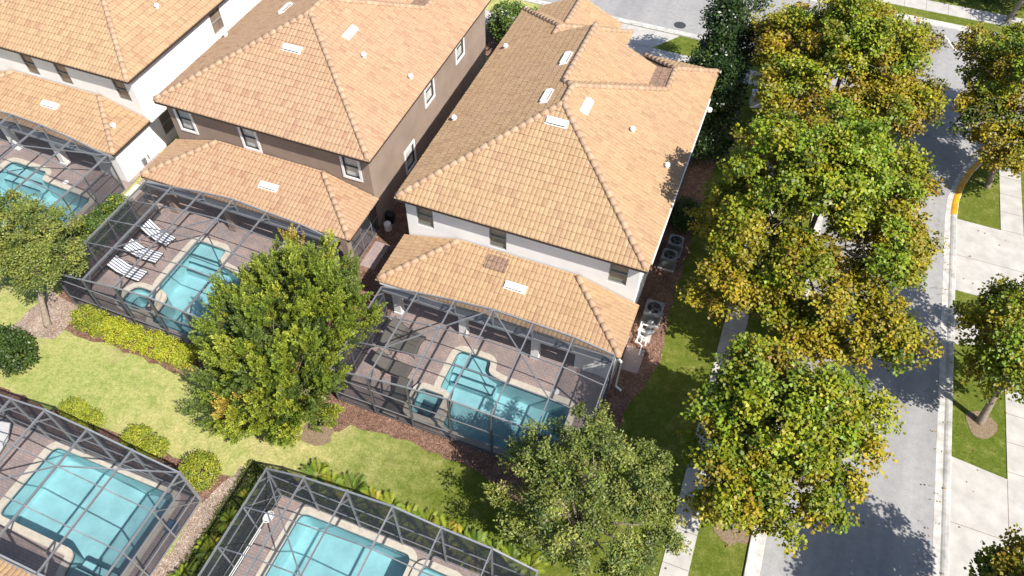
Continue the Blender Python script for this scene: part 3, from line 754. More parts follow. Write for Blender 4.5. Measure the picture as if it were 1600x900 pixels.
# ------------------------------------------------------------------ screen enclosures
def enclosure(label, xs, hs, yf, yb, yp, back_z=2.35, diag=(), dark='aluminium_shaded'):
    root = tag(empty('pool_enclosure', (xs[len(xs)//2], yf, 0)), label, 'screen enclosure', 'screen enclosures over the pools')
    X0, Y0 = root.location.x, root.location.y
    sg = 1 if yb > yf else -1
    xs = [x-X0 for x in xs]; yb -= Y0; yp = [y-Y0 for y in yp]; n = len(xs); am = 'aluminium_grey'
    for x, h_ in zip(xs, hs):
        m = MB(); m.bar((x, 0, h_-.05), (x, yb, h_-.05), .042, .10); m.build('beam', am, root)
        m = MB(); m.box((x, 0, h_/2+.04), (.055, .12, h_-.09)); m.build('post', dark, root)
        m = MB(); m.bar((x, .05*sg, h_-.62), (x, .5*sg, h_-.12), .05, .07); m.build('brace', dark, root)
        if h_ > back_z+.25:
            m = MB(); m.bar((x, yb, h_-.12), (x, yb, back_z), .06, .09); m.bar((x, yb-.03*sg, h_-.5), (x, yb-.45*sg, h_-.12), .045, .05); m.build('strut', am, root)
    def line(y, dz, w_, h_, nm, mat, zs=None):
        m = MB(); zs = zs or hs
        for i in range(n-1): m.bar((xs[i]+.033, y, zs[i]+dz), (xs[i+1]-.033, y, zs[i+1]+dz), w_, h_)
        m.build(nm, mat, root)
    line(0, -.025, .06, .06, 'eave_rail', am)
    line(yb, -.03, .06, .07, 'eave_rail', am)
    for y in yp: line(y, -.025, .042, .045, 'purlin', am)
    for z in (.74, 2.0): line(0, 0, .045, .05, 'rail', am, [z]*n)
    line(0, 0, .06, .06, 'base_plate', dark, [.11]*n)
    for k in (0, -1):
        x, h_ = xs[k], hs[k]
        for y in yp+[yb]:
            m = MB(); m.box((x, y, h_/2+.03), (.06, .06, h_-.14)); m.build('post', dark, root)
        for z, w_ in ((.74, .05), (1.9, .05), (.11, .06)):
            m = MB(); m.bar((x, .06*sg, z), (x, yb, z), .045, w_); m.build('rail', dark, root)
        m = MB(); m.bar((x, .06*sg, .15), (x, yp[0], h_-.1), .03, .03); m.build('brace', dark, root)
    for pts in diag:
        m = MB()
        for (a, b) in zip(pts[:-1], pts[1:]):
            def P(q):
                i, y = q; return (xs[i], y-Y0, hs[i]-.03)
            m.bar(P(a), P(b), .05, .045)
        m.build('diagonal', am, root)
    # gutter along the house
    m = MB(); m.box(((xs[0]+xs[-1])/2, yb+.10*sg, back_z-.02), (xs[-1]-xs[0], .30, .14)); m.build('gutter', am, root)
    s = MB()
    for i in range(n-1): s.add([(xs[i], 0, hs[i]), (xs[i+1], 0, hs[i+1]), (xs[i+1], yb, hs[i+1]), (xs[i], yb, hs[i])], [(0, 1, 2, 3)])
    s.build('roof_screen', 'insect_screen', root)
    s = MB()
    for i in range(n-1): s.add([(xs[i], 0, .1), (xs[i+1], 0, .1), (xs[i+1], 0, hs[i+1]), (xs[i], 0, hs[i])], [(0, 1, 2, 3)])
    s.build('wall_screen', 'wall_mesh', root)
    for k in (0, -1):
        s = MB(); s.add([(xs[k], 0, .1), (xs[k], yb, .1), (xs[k], yb, hs[k]), (xs[k], 0, hs[k])], [(0, 1, 2, 3)]); s.build('wall_screen', 'wall_mesh', root)
    s = MB()
    for i in range(n-1): s.add([(xs[i], yb, back_z), (xs[i+1], yb, back_z), (xs[i+1], yb, hs[i+1]), (xs[i], yb, hs[i])], [(0, 1, 2, 3)])
    s.build('wall_screen', 'wall_mesh', root)
    return root
mx = [-13.2, -11.33, -9.48, -7.63, -5.76, -3.9, -2.03]
enclosure('arched grey screen enclosure behind the white house by the street', mx, [2.62, 3.05, 3.36, 3.58, 3.53, 3.45, 3.1], 13.5, 18.33, [15.1, 16.72],
          2.35, [((1, 15.1), (2, 16.72), (3, 18.33)), ((3, 18.33), (4, 16.72), (5, 15.1))])
hx2 = [-27.9, -26.1, -24.15, -22.22, -20.36, -18.5, -16.7]
enclosure('arched grey screen enclosure behind the taupe house, over striped loungers', hx2, [2.5, 2.8, 3.14, 3.33, 3.15, 3.0, 2.6], 13.5, 20.1, [15.6, 17.2, 18.7],
          2.35, [((1, 15.6), (2, 17.2), (3, 18.7)), ((3, 18.7), (4, 17.2), (5, 15.6))])
enclosure('grey screen enclosure at the left edge beside the bright white house', [-42.5, -40.6, -38.7, -36.75, -34.85, -32.9, -30.95], [2.6, 3.1, 3.5, 3.63, 3.5, 3.16, 2.63], 14.4, 20.95, [16.0, 17.6, 19.2],
          2.35, [((3, 17.6), (4, 19.2), (6, 20.95))])
enclosure('grey screen enclosure in the bottom left corner over a large plain pool', [-27.6, -25.7, -23.85, -21.95, -20.05, -18.15, -16.12], [2.9, 3.3, 3.5, 3.85, 3.6, 3.2, 2.8], 7.2, 2.2, [5.55, 3.9],
          2.35, [((3, 3.9), (4, 5.55), (6, 7.2))], 'aluminium_grey')
enclosure('grey screen enclosure at the bottom centre bordered by palms', [-13.2, -11.38, -9.5, -7.6, -5.7, -3.75, -2.03], [2.6, 3.25, 3.58, 3.85, 3.6, 3.5, 3.0], 8.62, 2.2, [6.98, 5.35, 3.8],
          2.35, [((0, 8.62), (1, 6.98), (2, 5.35))], 'aluminium_grey')

# ------------------------------------------------------------------ furniture and equipment
def copy_tree(o, parent=None):
    c = o.copy(); COL.objects.link(c)
    if parent is not None: c.parent = parent
    for ch in list(o.children): copy_tree(ch, c)
    return c
def lounger(label, group, loc, rz, sling, frame, back=.55):
    root = tag(empty('sun_lounger', loc, rz), label, 'sun lounger', group)
    # local x runs from head (0) to foot; seat height .38
    wd = .33; prof = [(0, .88), (.25, .68), (.50, .47), (.60, .40), (1.2, .37), (1.62, .385), (1.72, .36)]
    m = MB(); vs = []; fs = []; uv = []
    for (x, z) in prof: vs += [(x, -wd, z), (x, wd, z)]
    vs2 = [(x, y, z-.02) for x, y, z in vs]
    for i in range(len(prof)-1):
        fs.append((2*i, 2*i+2, 2*i+3, 2*i+1)); uv.append([(0, i), (0, i+1), (1, i+1), (1, i)])
    m.add(vs, fs, 0, uv); m.add(vs2, [f[::-1] for f in fs], 0, [u[::-1] for u in uv]); m.build('sling', sling, root)
    f = MB()
    for s_ in (-1, 1):
        f.tube([(x, s_*(wd+.02), z-.012) for x, z in prof], .02, 6)
        f.tube([(.38, s_*(wd+.05), .56), (.5, s_*(wd+.07), .62), (.85, s_*(wd+.07), .60), (.92, s_*(wd+.05), .40)], .016, 6)
    f.tube([(0, -wd-.02, .868), (0, wd+.02, .868)], .02, 6); f.tube([(1.72, -wd-.02, .35), (1.72, wd+.02, .35)], .02, 6); f.build('frame', frame, root)
    for x in (.55, 1.5):
        for s_ in (-1, 1):
            f = MB(); f.tube([(x, s_*(wd+.01), .38), (x+(.12 if x > 1 else -.1), s_*(wd+.04), .0)], .018, 6); f.build('leg', frame, root)
    return root
def place(src, label, loc, rz, group=None):
    c = copy_tree(src); c.location = loc; c.rotation_euler = (0, 0, rz); c['label'] = label
    if group: c['group'] = group
    return c
G1 = 'striped loungers beside the pool'
l1 = lounger('blue and white striped lounger nearest the taupe house, farthest from the spa', G1, (-27.5, 18.7, .08), RAD(-10), 'striped_canvas', 'frame_dark')
place(l1, 'blue and white striped lounger in the middle of the three on the taupe house deck', (-27.38, 17.2, .08), RAD(2))
place(l1, 'blue and white striped lounger nearest the rounded spa and the yellow hedge', (-27.38, 15.98, .08), RAD(-1))
G2 = 'dark loungers beside the pool'
d1 = lounger('brown sling lounger nearest the shaded porch of the white house', G2, (-12.62, 17.72, .08), RAD(-9), 'sling_brown', 'frame_dark')
place(d1, 'brown sling lounger pushed against the one nearest the shaded porch', (-12.62, 16.85, .08), RAD(8))
place(d1, 'brown sling lounger lying alone between the feathery tree and the pool', (-12.45, 15.78, .08), RAD(-2))
place(d1, 'dark lounger set lengthwise beside the square spa, close to the screen wall', (-10.55, 15.15, .08), RAD(-92))
w1 = lounger('pale lounger partly cut by the left edge in the bottom left enclosure', 'pale loungers in the bottom left enclosure', (-25.6, 6.9, .08), RAD(-80), 'panel_grey', 'ac_light')

def ac_unit(label, x, y, s=.84, h=.85):
    root = tag(empty('air_conditioner', (x, y, 0)), label, 'air conditioner', 'air conditioners beside the white house')
    m = MB(); m.box((0, 0, .05), (s+.1, s+.1, .10)); m.build('base_pad', 'concrete', root)
    m = MB(); q = round_loop(rect(-s/2, -s/2, s/2, s/2), .12, 4); m.wallring(q, .1, h); 
    for k in range(7): m.wallring(offset_loop(q, .008), .18+k*.085, .20+k*.085, False)
    m.build('cabinet', 'ac_grey', root)
    ring = [(s*.40*math.cos(2*math.pi*k/28), s*.40*math.sin(2*math.pi*k/28)) for k in range(28)]
    t = MB(); t.poly([offset_loop(q, .012), ring[::-1]], h+.02); t.wallring(offset_loop(q, .012), h-.06, h+.02); t.wallring(ring, h-.2, h+.02, True); t.build('lid', 'ac_light', root)
    t = MB(); t.poly([ring], h-.22); t.build('fan_well', 'black_plastic', root)
    t = MB(); t.cyl((0, 0, h-.19), .10, .14, 14)
    for k in range(3):
        a = 2*math.pi*k/3
        for e in (0,): t.add([(.08*math.cos(a), .08*math.sin(a), h-.10), (s*.36*math.cos(a-.3), s*.36*math.sin(a-.3), h-.13), (s*.37*math.cos(a+.45), s*.37*math.sin(a+.45), h-.08), (.09*math.cos(a+.9), .09*math.sin(a+.9), h-.08)], [(0, 1, 2, 3)])
    t.build('fan', 'ac_light', root)
    t = MB()
    for k in range(1, 7):
        r = s*.40*k/7; t.tube([(r*math.cos(2*math.pi*j/20), r*math.sin(2*math.pi*j/20), h+.025) for j in range(21)], .005, 4)
    for k in range(4): a = math.pi*k/4; t.tube([(-s*.4*math.cos(a), -s*.4*math.sin(a), h+.03), (s*.4*math.cos(a), s*.4*math.sin(a), h+.03)], .006, 4)
    t.build('fan_guard', 'frame_dark', root)
    return root
ac_unit('large grey air conditioner beside the white pipes at the corner of the white house', -1.18, 23.15, .86, .90)
ac_unit('smaller grey air conditioner nearer the camera of the pair in the shade', -1.30, 26.85, .74, .80)
ac_unit('smaller grey air conditioner next to the dark round shrub', -1.22, 27.95, .74, .80)
def pump():
    root = tag(empty('pool_pump', (-1.2, 22.1, 0)), 'pool pump with a grey filter tank and a tangle of white pipes', 'pool pump')
    m = MB(); m.box((0, -.05, .04), (.55, .8, .08)); m.build('base_pad', 'concrete', root)
    m = MB(); m.cyl((.1, .35, .1), .2, .55, 16); m.cyl((.1, .35, .65), .2, .15, 16, 0, .06); m.build('filter_tank', 'ac_light', root, True)
    m = MB(); m.tube([(-.05, -.15, .28), (.3, .12, .28)], .13, 12); m.cyl((-.05, -.2, .1), .12, .36, 12); m.build('motor', 'ac_grey', root)
    m = MB()
    for p in ([(.1, .2, .5), (-.25, .2, .5), (-.3, 0, .5), (-.3, -.3, .35), (-.1, -.45, .35), (-.1, -.6, .12)],
              [(-.05, -.2, .48), (-.35, -.2, .48), (-.35, .35, .48), (-.2, .5, .3)], [(-.3, -.25, .3), (-.3, -.75, .3), (-.15, -.8, .3), (0, -.9, .3), (.02, -1.35, .12)],
              [(-.15, -.5, .45), (.1, -.5, .45), (.15, -.8, .25)]): m.tube(p, .035, 7)
    for p in ((-.3, 0, .5), (-.3, -.3, .35), (-.1, -.45, .35), (-.35, -.2, .48), (-.3, -.75, .3)): m.box(p, (.1, .1, .1))
    m.build('pipe', 'pvc_white', root)
pump()
def small_equipment():
    root = tag(empty('side_equipment', (-15.95, 24.0, 0)), 'small white tank with a black cap on dark mulch in the gap between houses', 'equipment')  # white tank and black box, use not identified
    m = MB(); m.cyl((0, -.25, .0), .2, .45, 14); m.cyl((0, -.25, .45), .2, .08, 14, 0, .12); m.build('tank', 'pvc_white', root)
    m = MB(); m.box((-.15, .35, .3), (.4, .35, .6)); m.build('box', 'black_plastic', root)
small_equipment()
def pool_net():
    root = tag(empty('pool_net', (-13.0, 5.0, 0)), 'long-handled leaf net leaning on the screen beside the bottom centre pool', 'pool net')
    m = MB(); m.tube([(.05, 2.3, .75), (.2, -.3, 1.2), (.25, -1.6, 1.4)], .02, 6); m.tube([(.16, 1.9, .85), (.28, -.3, 1.2)], .018, 6); m.build('handle', 'pvc_white', root)
    m = MB(); m.tube([(.12+.2*math.cos(a), 2.45+.25*math.sin(a), .76+.05*math.cos(a)) for a in np.linspace(0, 2*math.pi, 17)], .022, 6); m.build('hoop', 'pvc_white', root)
    m = MB(); m.cyl((.12, 2.45, .68), .12, .08, 12, 0, .19); m.build('netting', 'white_frost', root)
pool_net()
root = tag(empty('storage_crate', (-16.45, 5.8, .08), .1), 'small blue crate by the screen wall of the bottom left enclosure', 'crate')
m = MB(); m.box((0, 0, .13), (.30, .42, .26)); m.build('body', 'blue_plastic', root)
m = MB(); m.box((0, 0, .275), (.33, .45, .03)); m.box((0, 0, .295), (.2, .3, .012)); m.build('lid', 'blue_plastic', root)
# street furniture
root = tag(empty('manhole_cover', (-5.79, 48.9, .006)), 'round dark iron manhole cover on the cross street', 'manhole cover')
m = MB(); m.cyl((0, 0, 0), .42, .012, 28); m.build('rim', 'iron', root)
m = MB(); m.cyl((0, 0, .012), .36, .006, 28)
for k in range(-3, 4): m.box((k*.09, 0, .020), (.03, 2*math.sqrt(.33**2-(k*.09)**2), .006))
m.build('lid', 'iron', root)
root = tag(empty('utility_box', (.75, 41.9, 0), .2), 'pale grey utility box on the verge between dark magnolia and street trees', 'utility box')
m = MB(); m.box((0, 0, .45), (.8, .6, .9)); m.build('cabinet', 'panel_grey', root)
m = MB(); m.box((0, -.02, .93), (.88, .68, .07)); m.build('lid', 'vent_white', root)
m = MB(); m.box((.1, -.1, .985), (.3, .12, .04)); m.build('handle', 'black_plastic', root)
root = tag(empty('street_lamp', (13.75, 26.3, 0)), 'slim dark street lamp standing among the leaves of the kerbside tree', 'street lamp')
m = MB(); m.cyl((0, 0, 0), .10, .5, 12, 0, .07); m.tube([(0, 0, .4), (0, 0, 3.9)], .045, 10); m.build('pole', 'iron', root)
m = MB(); m.cyl((0, 0, 3.9), .10, .35, 8, 0, .17); m.build('lantern', 'white_frost', root)
m = MB(); m.cyl((0, 0, 4.25), .22, .16, 8, 0, .04); m.build('cap', 'iron', root)

# ------------------------------------------------------------------ foliage
def leaf_mesh(name, P, A, N, L, W_, C, mat, parent=None, fold=.12):
    n = len(P); A = A/np.linalg.norm(A, axis=1, keepdims=True)
    N = N-A*(N*A).sum(1, keepdims=True); N /= np.linalg.norm(N, axis=1, keepdims=True)+1e-9
    B = np.cross(N, A); L = L[:, None]; W_ = W_[:, None]
    V = np.empty((n, 4, 3)); V[:, 0] = P; V[:, 1] = P+A*L*.5+B*W_*.5+N*W_*fold; V[:, 2] = P+A*L; V[:, 3] = P+A*L*.5-B*W_*.5+N*W_*fold
    me = bpy.data.meshes.new(name); me.vertices.add(4*n); me.vertices.foreach_set('co', V.reshape(-1).astype(np.float32))
    me.loops.add(4*n); me.loops.foreach_set('vertex_index', np.arange(4*n, dtype=np.int32))
    me.polygons.add(n); me.polygons.foreach_set('loop_start', np.arange(0, 4*n, 4, dtype=np.int32)); me.polygons.foreach_set('loop_total', np.full(n, 4, dtype=np.int32))
    me.update(calc_edges=True)
    ca = me.attributes.new('leaf_col', 'FLOAT_COLOR', 'POINT')
    cc = np.ones((n, 4, 4), dtype=np.float32); cc[:, :, :3] = C[:, None, :]; ca.data.foreach_set('color', cc.reshape(-1))
    me.materials.append(MATS[mat])
    o = bpy.data.objects.new(name, me); COL.objects.link(o)
    if parent is not None: o.parent = parent
    return o
def unit(v): return v/(np.linalg.norm(v, axis=1, keepdims=True)+1e-9)
def clump_points(rng, lobes, n, zbias=.25, shell=.5):
    lb = np.array(lobes, float); wts = (lb[:, 3]*lb[:, 4]+lb[:, 3]*lb[:, 5]+lb[:, 4]*lb[:, 5]); wts /= wts.sum()
    k = rng.choice(len(lb), n, p=wts)
    d = unit(rng.normal(size=(n, 3))+np.array([0, 0, zbias]))
    r = shell+(1-shell)*rng.random(n)**.6
    P = lb[k, :3]+d*lb[k, 3:6]*r[:, None]
    out = unit(d/lb[k, 3:6])
    # drop the ones buried deep in another lobe
    inside = np.zeros(n, bool)
    for q in lb:
        e = (((P-q[:3])/q[3:6])**2).sum(1); inside |= e < .22
    return P[~inside], out[~inside]
def supers(rng, lobes, n1, n2, r, flat=.75, zbias=.25, shell=.55):
    """bunches: n1 bunch centres on the lobes, n2 twigs round each; returns twig points, outward directions and bunch index"""
    Q, out = clump_points(rng, lobes, n1, zbias, shell); k = np.repeat(np.arange(len(Q)), n2)
    off = unit(rng.normal(size=(len(k), 3))+[0, 0, .35])*(rng.random((len(k), 1))**.45); off[:, 2] *= flat
    rr = (r*rng.uniform(.7, 1.25, len(Q)))[k][:, None]
    return Q[k]+off*rr, unit(out[k]*.5+off), k
def palette(rng, n, cols, wts):
    k = rng.choice(len(cols), n, p=np.array(wts)/sum(wts)); return np.array(cols)[k]
def broadleaf(rng, P, out, per, rad, flat, Lr, Wf, cols, wts, jit=.25, upw=.9, zcol=None, outw=.45):
    n = len(P); cc = palette(rng, n, cols, wts)
    if zcol is not None: cc = zcol(P, cc, rng)
    I = np.repeat(np.arange(n), per); m_ = len(I)
    off = rng.normal(size=(m_, 3)); off *= (rng.random((m_, 1))**.4)/np.maximum(1, np.linalg.norm(off, axis=1, keepdims=True))
    off[:, 2] *= flat
    pos = P[I]+off*rad
    nrm = unit(out[I]*outw+np.array([0.30, -.14, upw])+rng.normal(size=(m_, 3))*.42)
    ax = unit(off*np.array([1, 1, .3])+rng.normal(size=(m_, 3))*.6+np.array([0, 0, -.15]))
    L = rng.uniform(*Lr, m_); C = cc[I]*(1+rng.normal(size=(m_, 1))*jit).clip(.45, 1.7)
    C = np.clip(C*(1+rng.normal(size=(m_, 3))*.06), .002, .9)
    return pos, ax, nrm, L, L*Wf*rng.uniform(.8, 1.15, m_), C
def trunk_mesh(root, base, top, r0, lobes, rng, mat, lean=0, sub=None):
    m = MB(); base = np.array(base, float); top = np.array(top, float)
    mid = (base+top)/2+rng.normal(size=3)*.08
    m.tube([base-[0, 0, .1], base+[0, 0, .15], mid, top], [r0*1.5, r0*1.1, r0*.85, r0*.62], 9)
    for q in lobes:
        c = np.array(q[:3]); k = top+(c-top)*.5+np.array([0, 0, .15*abs(q[5])])+rng.normal(size=3)*.15
        st = mid+(top-mid)*rng.uniform(.3, 1)
        m.tube([st, k, c], [r0*.5, r0*.32, r0*.16], 6)
        for _ in range(5):
            d = rng.normal(size=3); d[2] = abs(d[2])*.6; d /= np.linalg.norm(d); s0 = k+(c-k)*rng.random()
            m.tube([s0, s0+d*np.array(q[3:6])*.5+rng.normal(size=3)*.08, s0+d*np.array(q[3:6])*.9], [r0*.17, r0*.1, r0*.04], 5)
    return m.build('trunk', mat, root, True)
def shift(lobes, root): return [(q[0]-root[0], q[1]-root[1], q[2], q[3], q[4], q[5]) for q in lobes]
def tree(name, label, cat, base, top, r0, lobes, seed, n_cl, per, rad, flat, Lr, Wf, cols, wts, bark, group=None, zcol=None, mat='leaves', shell=.5, zbias=.25, jit=.25, bunch=None):
    rng = np.random.default_rng(seed)
    root = tag(empty(name, (base[0], base[1], 0)), label, cat, group)
    lb = shift(lobes, base)
    trunk_mesh(root, (0, 0, 0), (top[0]-base[0], top[1]-base[1], top[2]), r0, lb, rng, bark)
    if bunch:
        P, out, kk = supers(rng, lb, n_cl//bunch[0], bunch[0], bunch[1], .75, zbias, shell)
        cz = np.zeros((kk.max()+1, 3)); cz[kk] = P; cb = palette(rng, len(cz), cols, wts)
        if zcol is not None: cb = zcol(cz, cb, rng)
        cb = cb*(1+rng.normal(size=(len(cb), 1))*.13).clip(.7, 1.4)
        zc = lambda P_, cc_, rng_: cb[kk]*.62+cc_*.38
    else:
        P, out = clump_points(rng, lb, n_cl, zbias, shell); zc = zcol
    zcol = zc
    leaf_mesh('crown', *broadleaf(rng, P, out, per, rad, flat, Lr, Wf, cols, wts, jit, zcol=zcol), mat, root)
    return root
# street sycamores
GREEN, LIME, GOLD, BROWN, DKG = (.12, .175, .008), (.245, .255, .008), (.31, .215, .008), (.175, .105, .010), (.05, .08, .006)
SYC = [GREEN, LIME, GOLD, BROWN, DKG]
def syc_tint(zlo, zhi, gold=.5):
    """autumn turning: lower and inner bunches have gone gold and brown, the leading shoots are fresh green"""
    def f(P, cc, rng):
        t = np.clip((P[:, 2]-zlo)/(zhi-zlo), 0, 1)+rng.normal(size=len(P))*.16
        cc = cc.copy(); k = rng.random(len(P))
        cc[(t > .72) & (k < .6)] = (.17, .26, .014)
        cc[(t > .45) & (t <= .72) & (k < .35)] = (.25, .27, .014)
        cc[(t < .42) & (k < gold)] = (.29, .215, .013)
        return cc
    return f
SG = 'sycamores along the left kerb'
tree('sycamore_tree', 'yellow-green street tree nearest the camera between sidewalk and road', 'tree', (4.55, 14.2, 0), (4.6, 14.6, 4.2), .15,
     [(4.7, 16.2, 6.2, 2.0, 2.2, 2.2), (3.6, 17.3, 5.2, 1.6, 1.5, 1.9), (6.3, 17.3, 5.3, 1.8, 1.5, 1.7), (6.9, 15.9, 5.2, 1.4, 1.4, 1.3), (3.2, 15.3, 5.0, 1.7, 1.7, 1.7), (5.8, 14.3, 4.8, 1.8, 1.6, 1.6), (3.3, 13.5, 4.6, 1.5, 1.3, 1.4), (4.7, 13.0, 4.0, 1.2, .9, 1.1), (2.8, 17.1, 6.2, 1.3, 1.2, 1.2)],
     11, 2978, 19, .29, .7, (.105, .185), .9, SYC, (34, 44, 10, 3, 9), 'bark_grey', SG, syc_tint(3.2, 8.8, 0.25), bunch=(15, .72), jit=.18, shell=.34)
tree('sycamore_tree', 'tallest street tree with gold and brown lower leaves, middle of the kerb row', 'tree', (4.5, 25.6, 0), (4.4, 25.9, 5.2), .19,
     [(4.3, 27.5, 8.2, 2.2, 2.6, 2.4), (2.2, 28.5, 6.4, 2.2, 2.4, 2.2), (6.7, 28.6, 6.6, 2.1, 2.5, 2.2), (4.5, 30.9, 6.6, 2.3, 2.0, 2.2), (2.2, 24.8, 6.0, 2.1, 2.2, 2.0), (6.9, 24.9, 5.9, 2.0, 2.2, 2.0), (4.6, 23.0, 5.2, 2.2, 1.8, 2.0), (1.5, 22.4, 4.6, 1.5, 1.4, 1.5), (8.0, 22.4, 4.6, 1.6, 1.3, 1.2), (6.1, 21.6, 4.2, 1.6, 1.0, 1.1), (1.0, 26.8, 4.8, 1.5, 2.0, 1.6), (3.2, 22.0, 4.2, 1.4, 1.0, 1.2), (8.2, 27.0, 5.0, 1.3, 2.0, 1.5), (2.0, 26.4, 8.8, 1.8, 2.0, 1.6)],
     12, 6618, 19, .29, .7, (.105, .185), .9, SYC, (30, 34, 18, 8, 10), 'bark_grey', SG, syc_tint(3.2, 10.0, 0.6), bunch=(15, .72), jit=.18, shell=.34)
tree('sycamore_tree', 'brownish street tree farthest along the kerb row, near the junction', 'tree', (4.4, 37.0, 0), (4.4, 37.3, 5.0), .18,
     [(4.2, 39.0, 7.4, 2.3, 2.5, 2.2), (1.9, 38.6, 6.2, 2.1, 2.3, 2.0), (6.8, 39.2, 6.2, 2.2, 2.4, 2.0), (4.4, 42.0, 6.0, 2.4, 2.0, 2.0), (2.2, 35.6, 5.6, 2.0, 2.0, 1.9), (6.6, 35.8, 5.4, 2.0, 2.1, 1.8), (4.5, 34.2, 5.0, 2.0, 1.5, 1.7), (8.2, 37.3, 5.2, 1.3, 2.0, 1.4), (1.2, 41.2, 5.4, 1.8, 1.8, 1.6), (7.4, 42.0, 5.6, 1.8, 1.8, 1.6)],
     13, 5294, 19, .29, .7, (.105, .185), .9, SYC, (20, 26, 28, 18, 8), 'bark_grey', SG, syc_tint(3.2, 9.6, 0.7), bunch=(15, .72), jit=.18, shell=.34)
RG = 'sycamores along the right kerb'
tree('sycamore_tree', 'dark shaded street tree over the yellow kerb at the right edge', 'tree', (14.4, 39.4, 0), (13.8, 39.8, 4.2), .15,
     [(13.4, 40.6, 6.2, 2.2, 2.4, 1.9), (11.8, 42.6, 5.4, 1.5, 1.8, 1.6), (15.6, 42.2, 6.0, 2.2, 2.2, 1.8), (12.1, 39.0, 5.0, 1.4, 1.5, 1.5), (15.2, 38.4, 5.2, 1.8, 1.6, 1.6), (13.4, 44.0, 5.6, 2.0, 1.6, 1.6), (17.5, 40.5, 6, 2, 2.4, 2), (13.4, 37.2, 4.4, 1.5, 1.1, 1.1), (12.6, 44.6, 5.0, 1.8, 1.6, 1.6), (16.6, 38.4, 5.6, 1.8, 1.8, 1.6), (15.4, 45.0, 5.6, 2.0, 1.8, 1.6), (12.4, 41.0, 4.2, 1.4, 1.6, 1.4)],
     14, 3607, 19, .29, .7, (.105, .185), .9, SYC, (32, 20, 14, 8, 26), 'bark_grey', RG, syc_tint(3.2, 8.6, 0.5), bunch=(15, .72), jit=.18, shell=.34)
tree('sycamore_tree', 'leaning street tree rising from a straw ring on the right verge', 'tree', (13.98, 23.0, 0), (13.9, 23.7, 3.2), .16,
     [(13.3, 23.6, 5.0, 1.7, 1.8, 1.7), (14.6, 25.2, 5.2, 1.8, 1.8, 1.6), (12.5, 25.0, 4.2, 1.2, 1.6, 1.3), (15.2, 23.3, 5.0, 1.5, 1.7, 1.5), (13.0, 22.3, 4.0, 1.2, 1.1, 1.2), (14.8, 27.0, 4.6, 1.5, 1.3, 1.3), (12.9, 26.3, 3.8, 1.1, 1.0, 1.0)],
     15, 1464, 19, .29, .7, (.105, .185), .9, SYC, (34, 38, 12, 4, 12), 'bark_grey', RG, syc_tint(2.4, 7, 0.3), bunch=(15, .72), jit=.18, shell=.34)
tree('sycamore_tree', 'street tree in the bottom right corner shading the driveway', 'tree', (14.0, 11.6, 0), (13.8, 11.8, 3.6), .15,
     [(13.5, 12.3, 5.6, 1.9, 1.8, 1.7), (14.9, 13.0, 5.2, 1.7, 1.6, 1.5), (12.4, 11.2, 4.8, 1.6, 1.7, 1.5), (15.2, 10.8, 5.2, 1.8, 1.8, 1.6), (13.4, 9.6, 4.8, 1.8, 1.6, 1.5), (13.2, 13.4, 5.4, 1.4, 1.4, 1.4), (14.2, 14.0, 5.2, 1.4, 1.3, 1.3)],
     16, 1976, 19, .29, .7, (.105, .185), .9, SYC, (34, 38, 12, 4, 12), 'bark_grey', RG, syc_tint(2.4, 7, 0.3), bunch=(15, .72), jit=.18, shell=.34)
tree('bare_trunk_tree', 'tree with a pale bare trunk beside the far sidewalk, top right corner', 'tree', (15.9, 58.2, 0), (16.2, 58.6, 3.4), .17,
     [(17.0, 59.4, 5.6, 2.0, 2.2, 1.6), (18.5, 57.6, 5.0, 1.6, 1.6, 1.3), (15.2, 61.0, 5.6, 2.0, 1.8, 1.5)],
     17, 260, 16, .44, .6, (.17, .27), .9, SYC, (34, 30, 14, 8, 14), 'bark_grey', None, syc_tint(2.4, 7))
# oaks with small leaves
OAK = [(.115, .15, .026), (.18, .205, .036), (.07, .10, .02), (.24, .245, .05)]
tree('oak_tree', 'open olive-green oak with visible branches in front of the pool, bottom centre', 'tree', (-1.3, 10.9, 0), (-1.2, 11.1, 2.4), .14,
     [(-1.2, 12.0, 5.4, 1.4, 1.4, 1.1), (-2.7, 12.4, 4.5, 1.3, 1.3, 1.0), (.3, 12.4, 4.6, 1.3, 1.3, 1.0), (-3.2, 11.1, 3.9, 1.4, 1.2, .9), (1.0, 11.2, 3.9, 1.3, 1.2, .9), (-1.9, 10.5, 4.2, 1.3, 1.1, .9), (-.1, 10.0, 3.6, 1.4, 1.1, .9), (-1.6, 13.9, 4.2, 1.2, .9, .9), (-2.6, 9.6, 3.2, 1.2, .9, .8), (1.2, 9.9, 3.1, 1.0, .9, .8), (-3.6, 12.6, 3.4, .9, .8, .7)],
     21, 1500, 26, .22, .6, (.085, .14), .55, OAK, (34, 34, 18, 14), 'bark_grey', None, None, 'leaves', .5, .3, .22, (9, .42))
tree('oak_tree', 'leaning oak with a pale trunk at the left edge beside the striped loungers', 'tree', (-28.3, 12.0, 0), (-28.6, 13.3, 2.5), .16,
     [(-28.6, 13.6, 4.6, 1.5, 1.5, 1.1), (-27.2, 14.0, 3.8, 1.2, 1.2, 1.0), (-30.0, 14.3, 4.4, 1.5, 1.4, 1.1), (-27.6, 12.7, 3.5, 1.2, 1.0, .9), (-29.4, 12.6, 3.8, 1.4, 1.1, 1.0), (-29.0, 15.2, 4.0, 1.4, 1.1, 1.0), (-30.8, 12.9, 3.8, 1.3, 1.2, 1.0)],
     22, 1300, 26, .24, .6, (.085, .14), .55, OAK, (34, 34, 18, 14), 'bark_grey', None, None, 'leaves', .35, .3, .22, (9, .5))
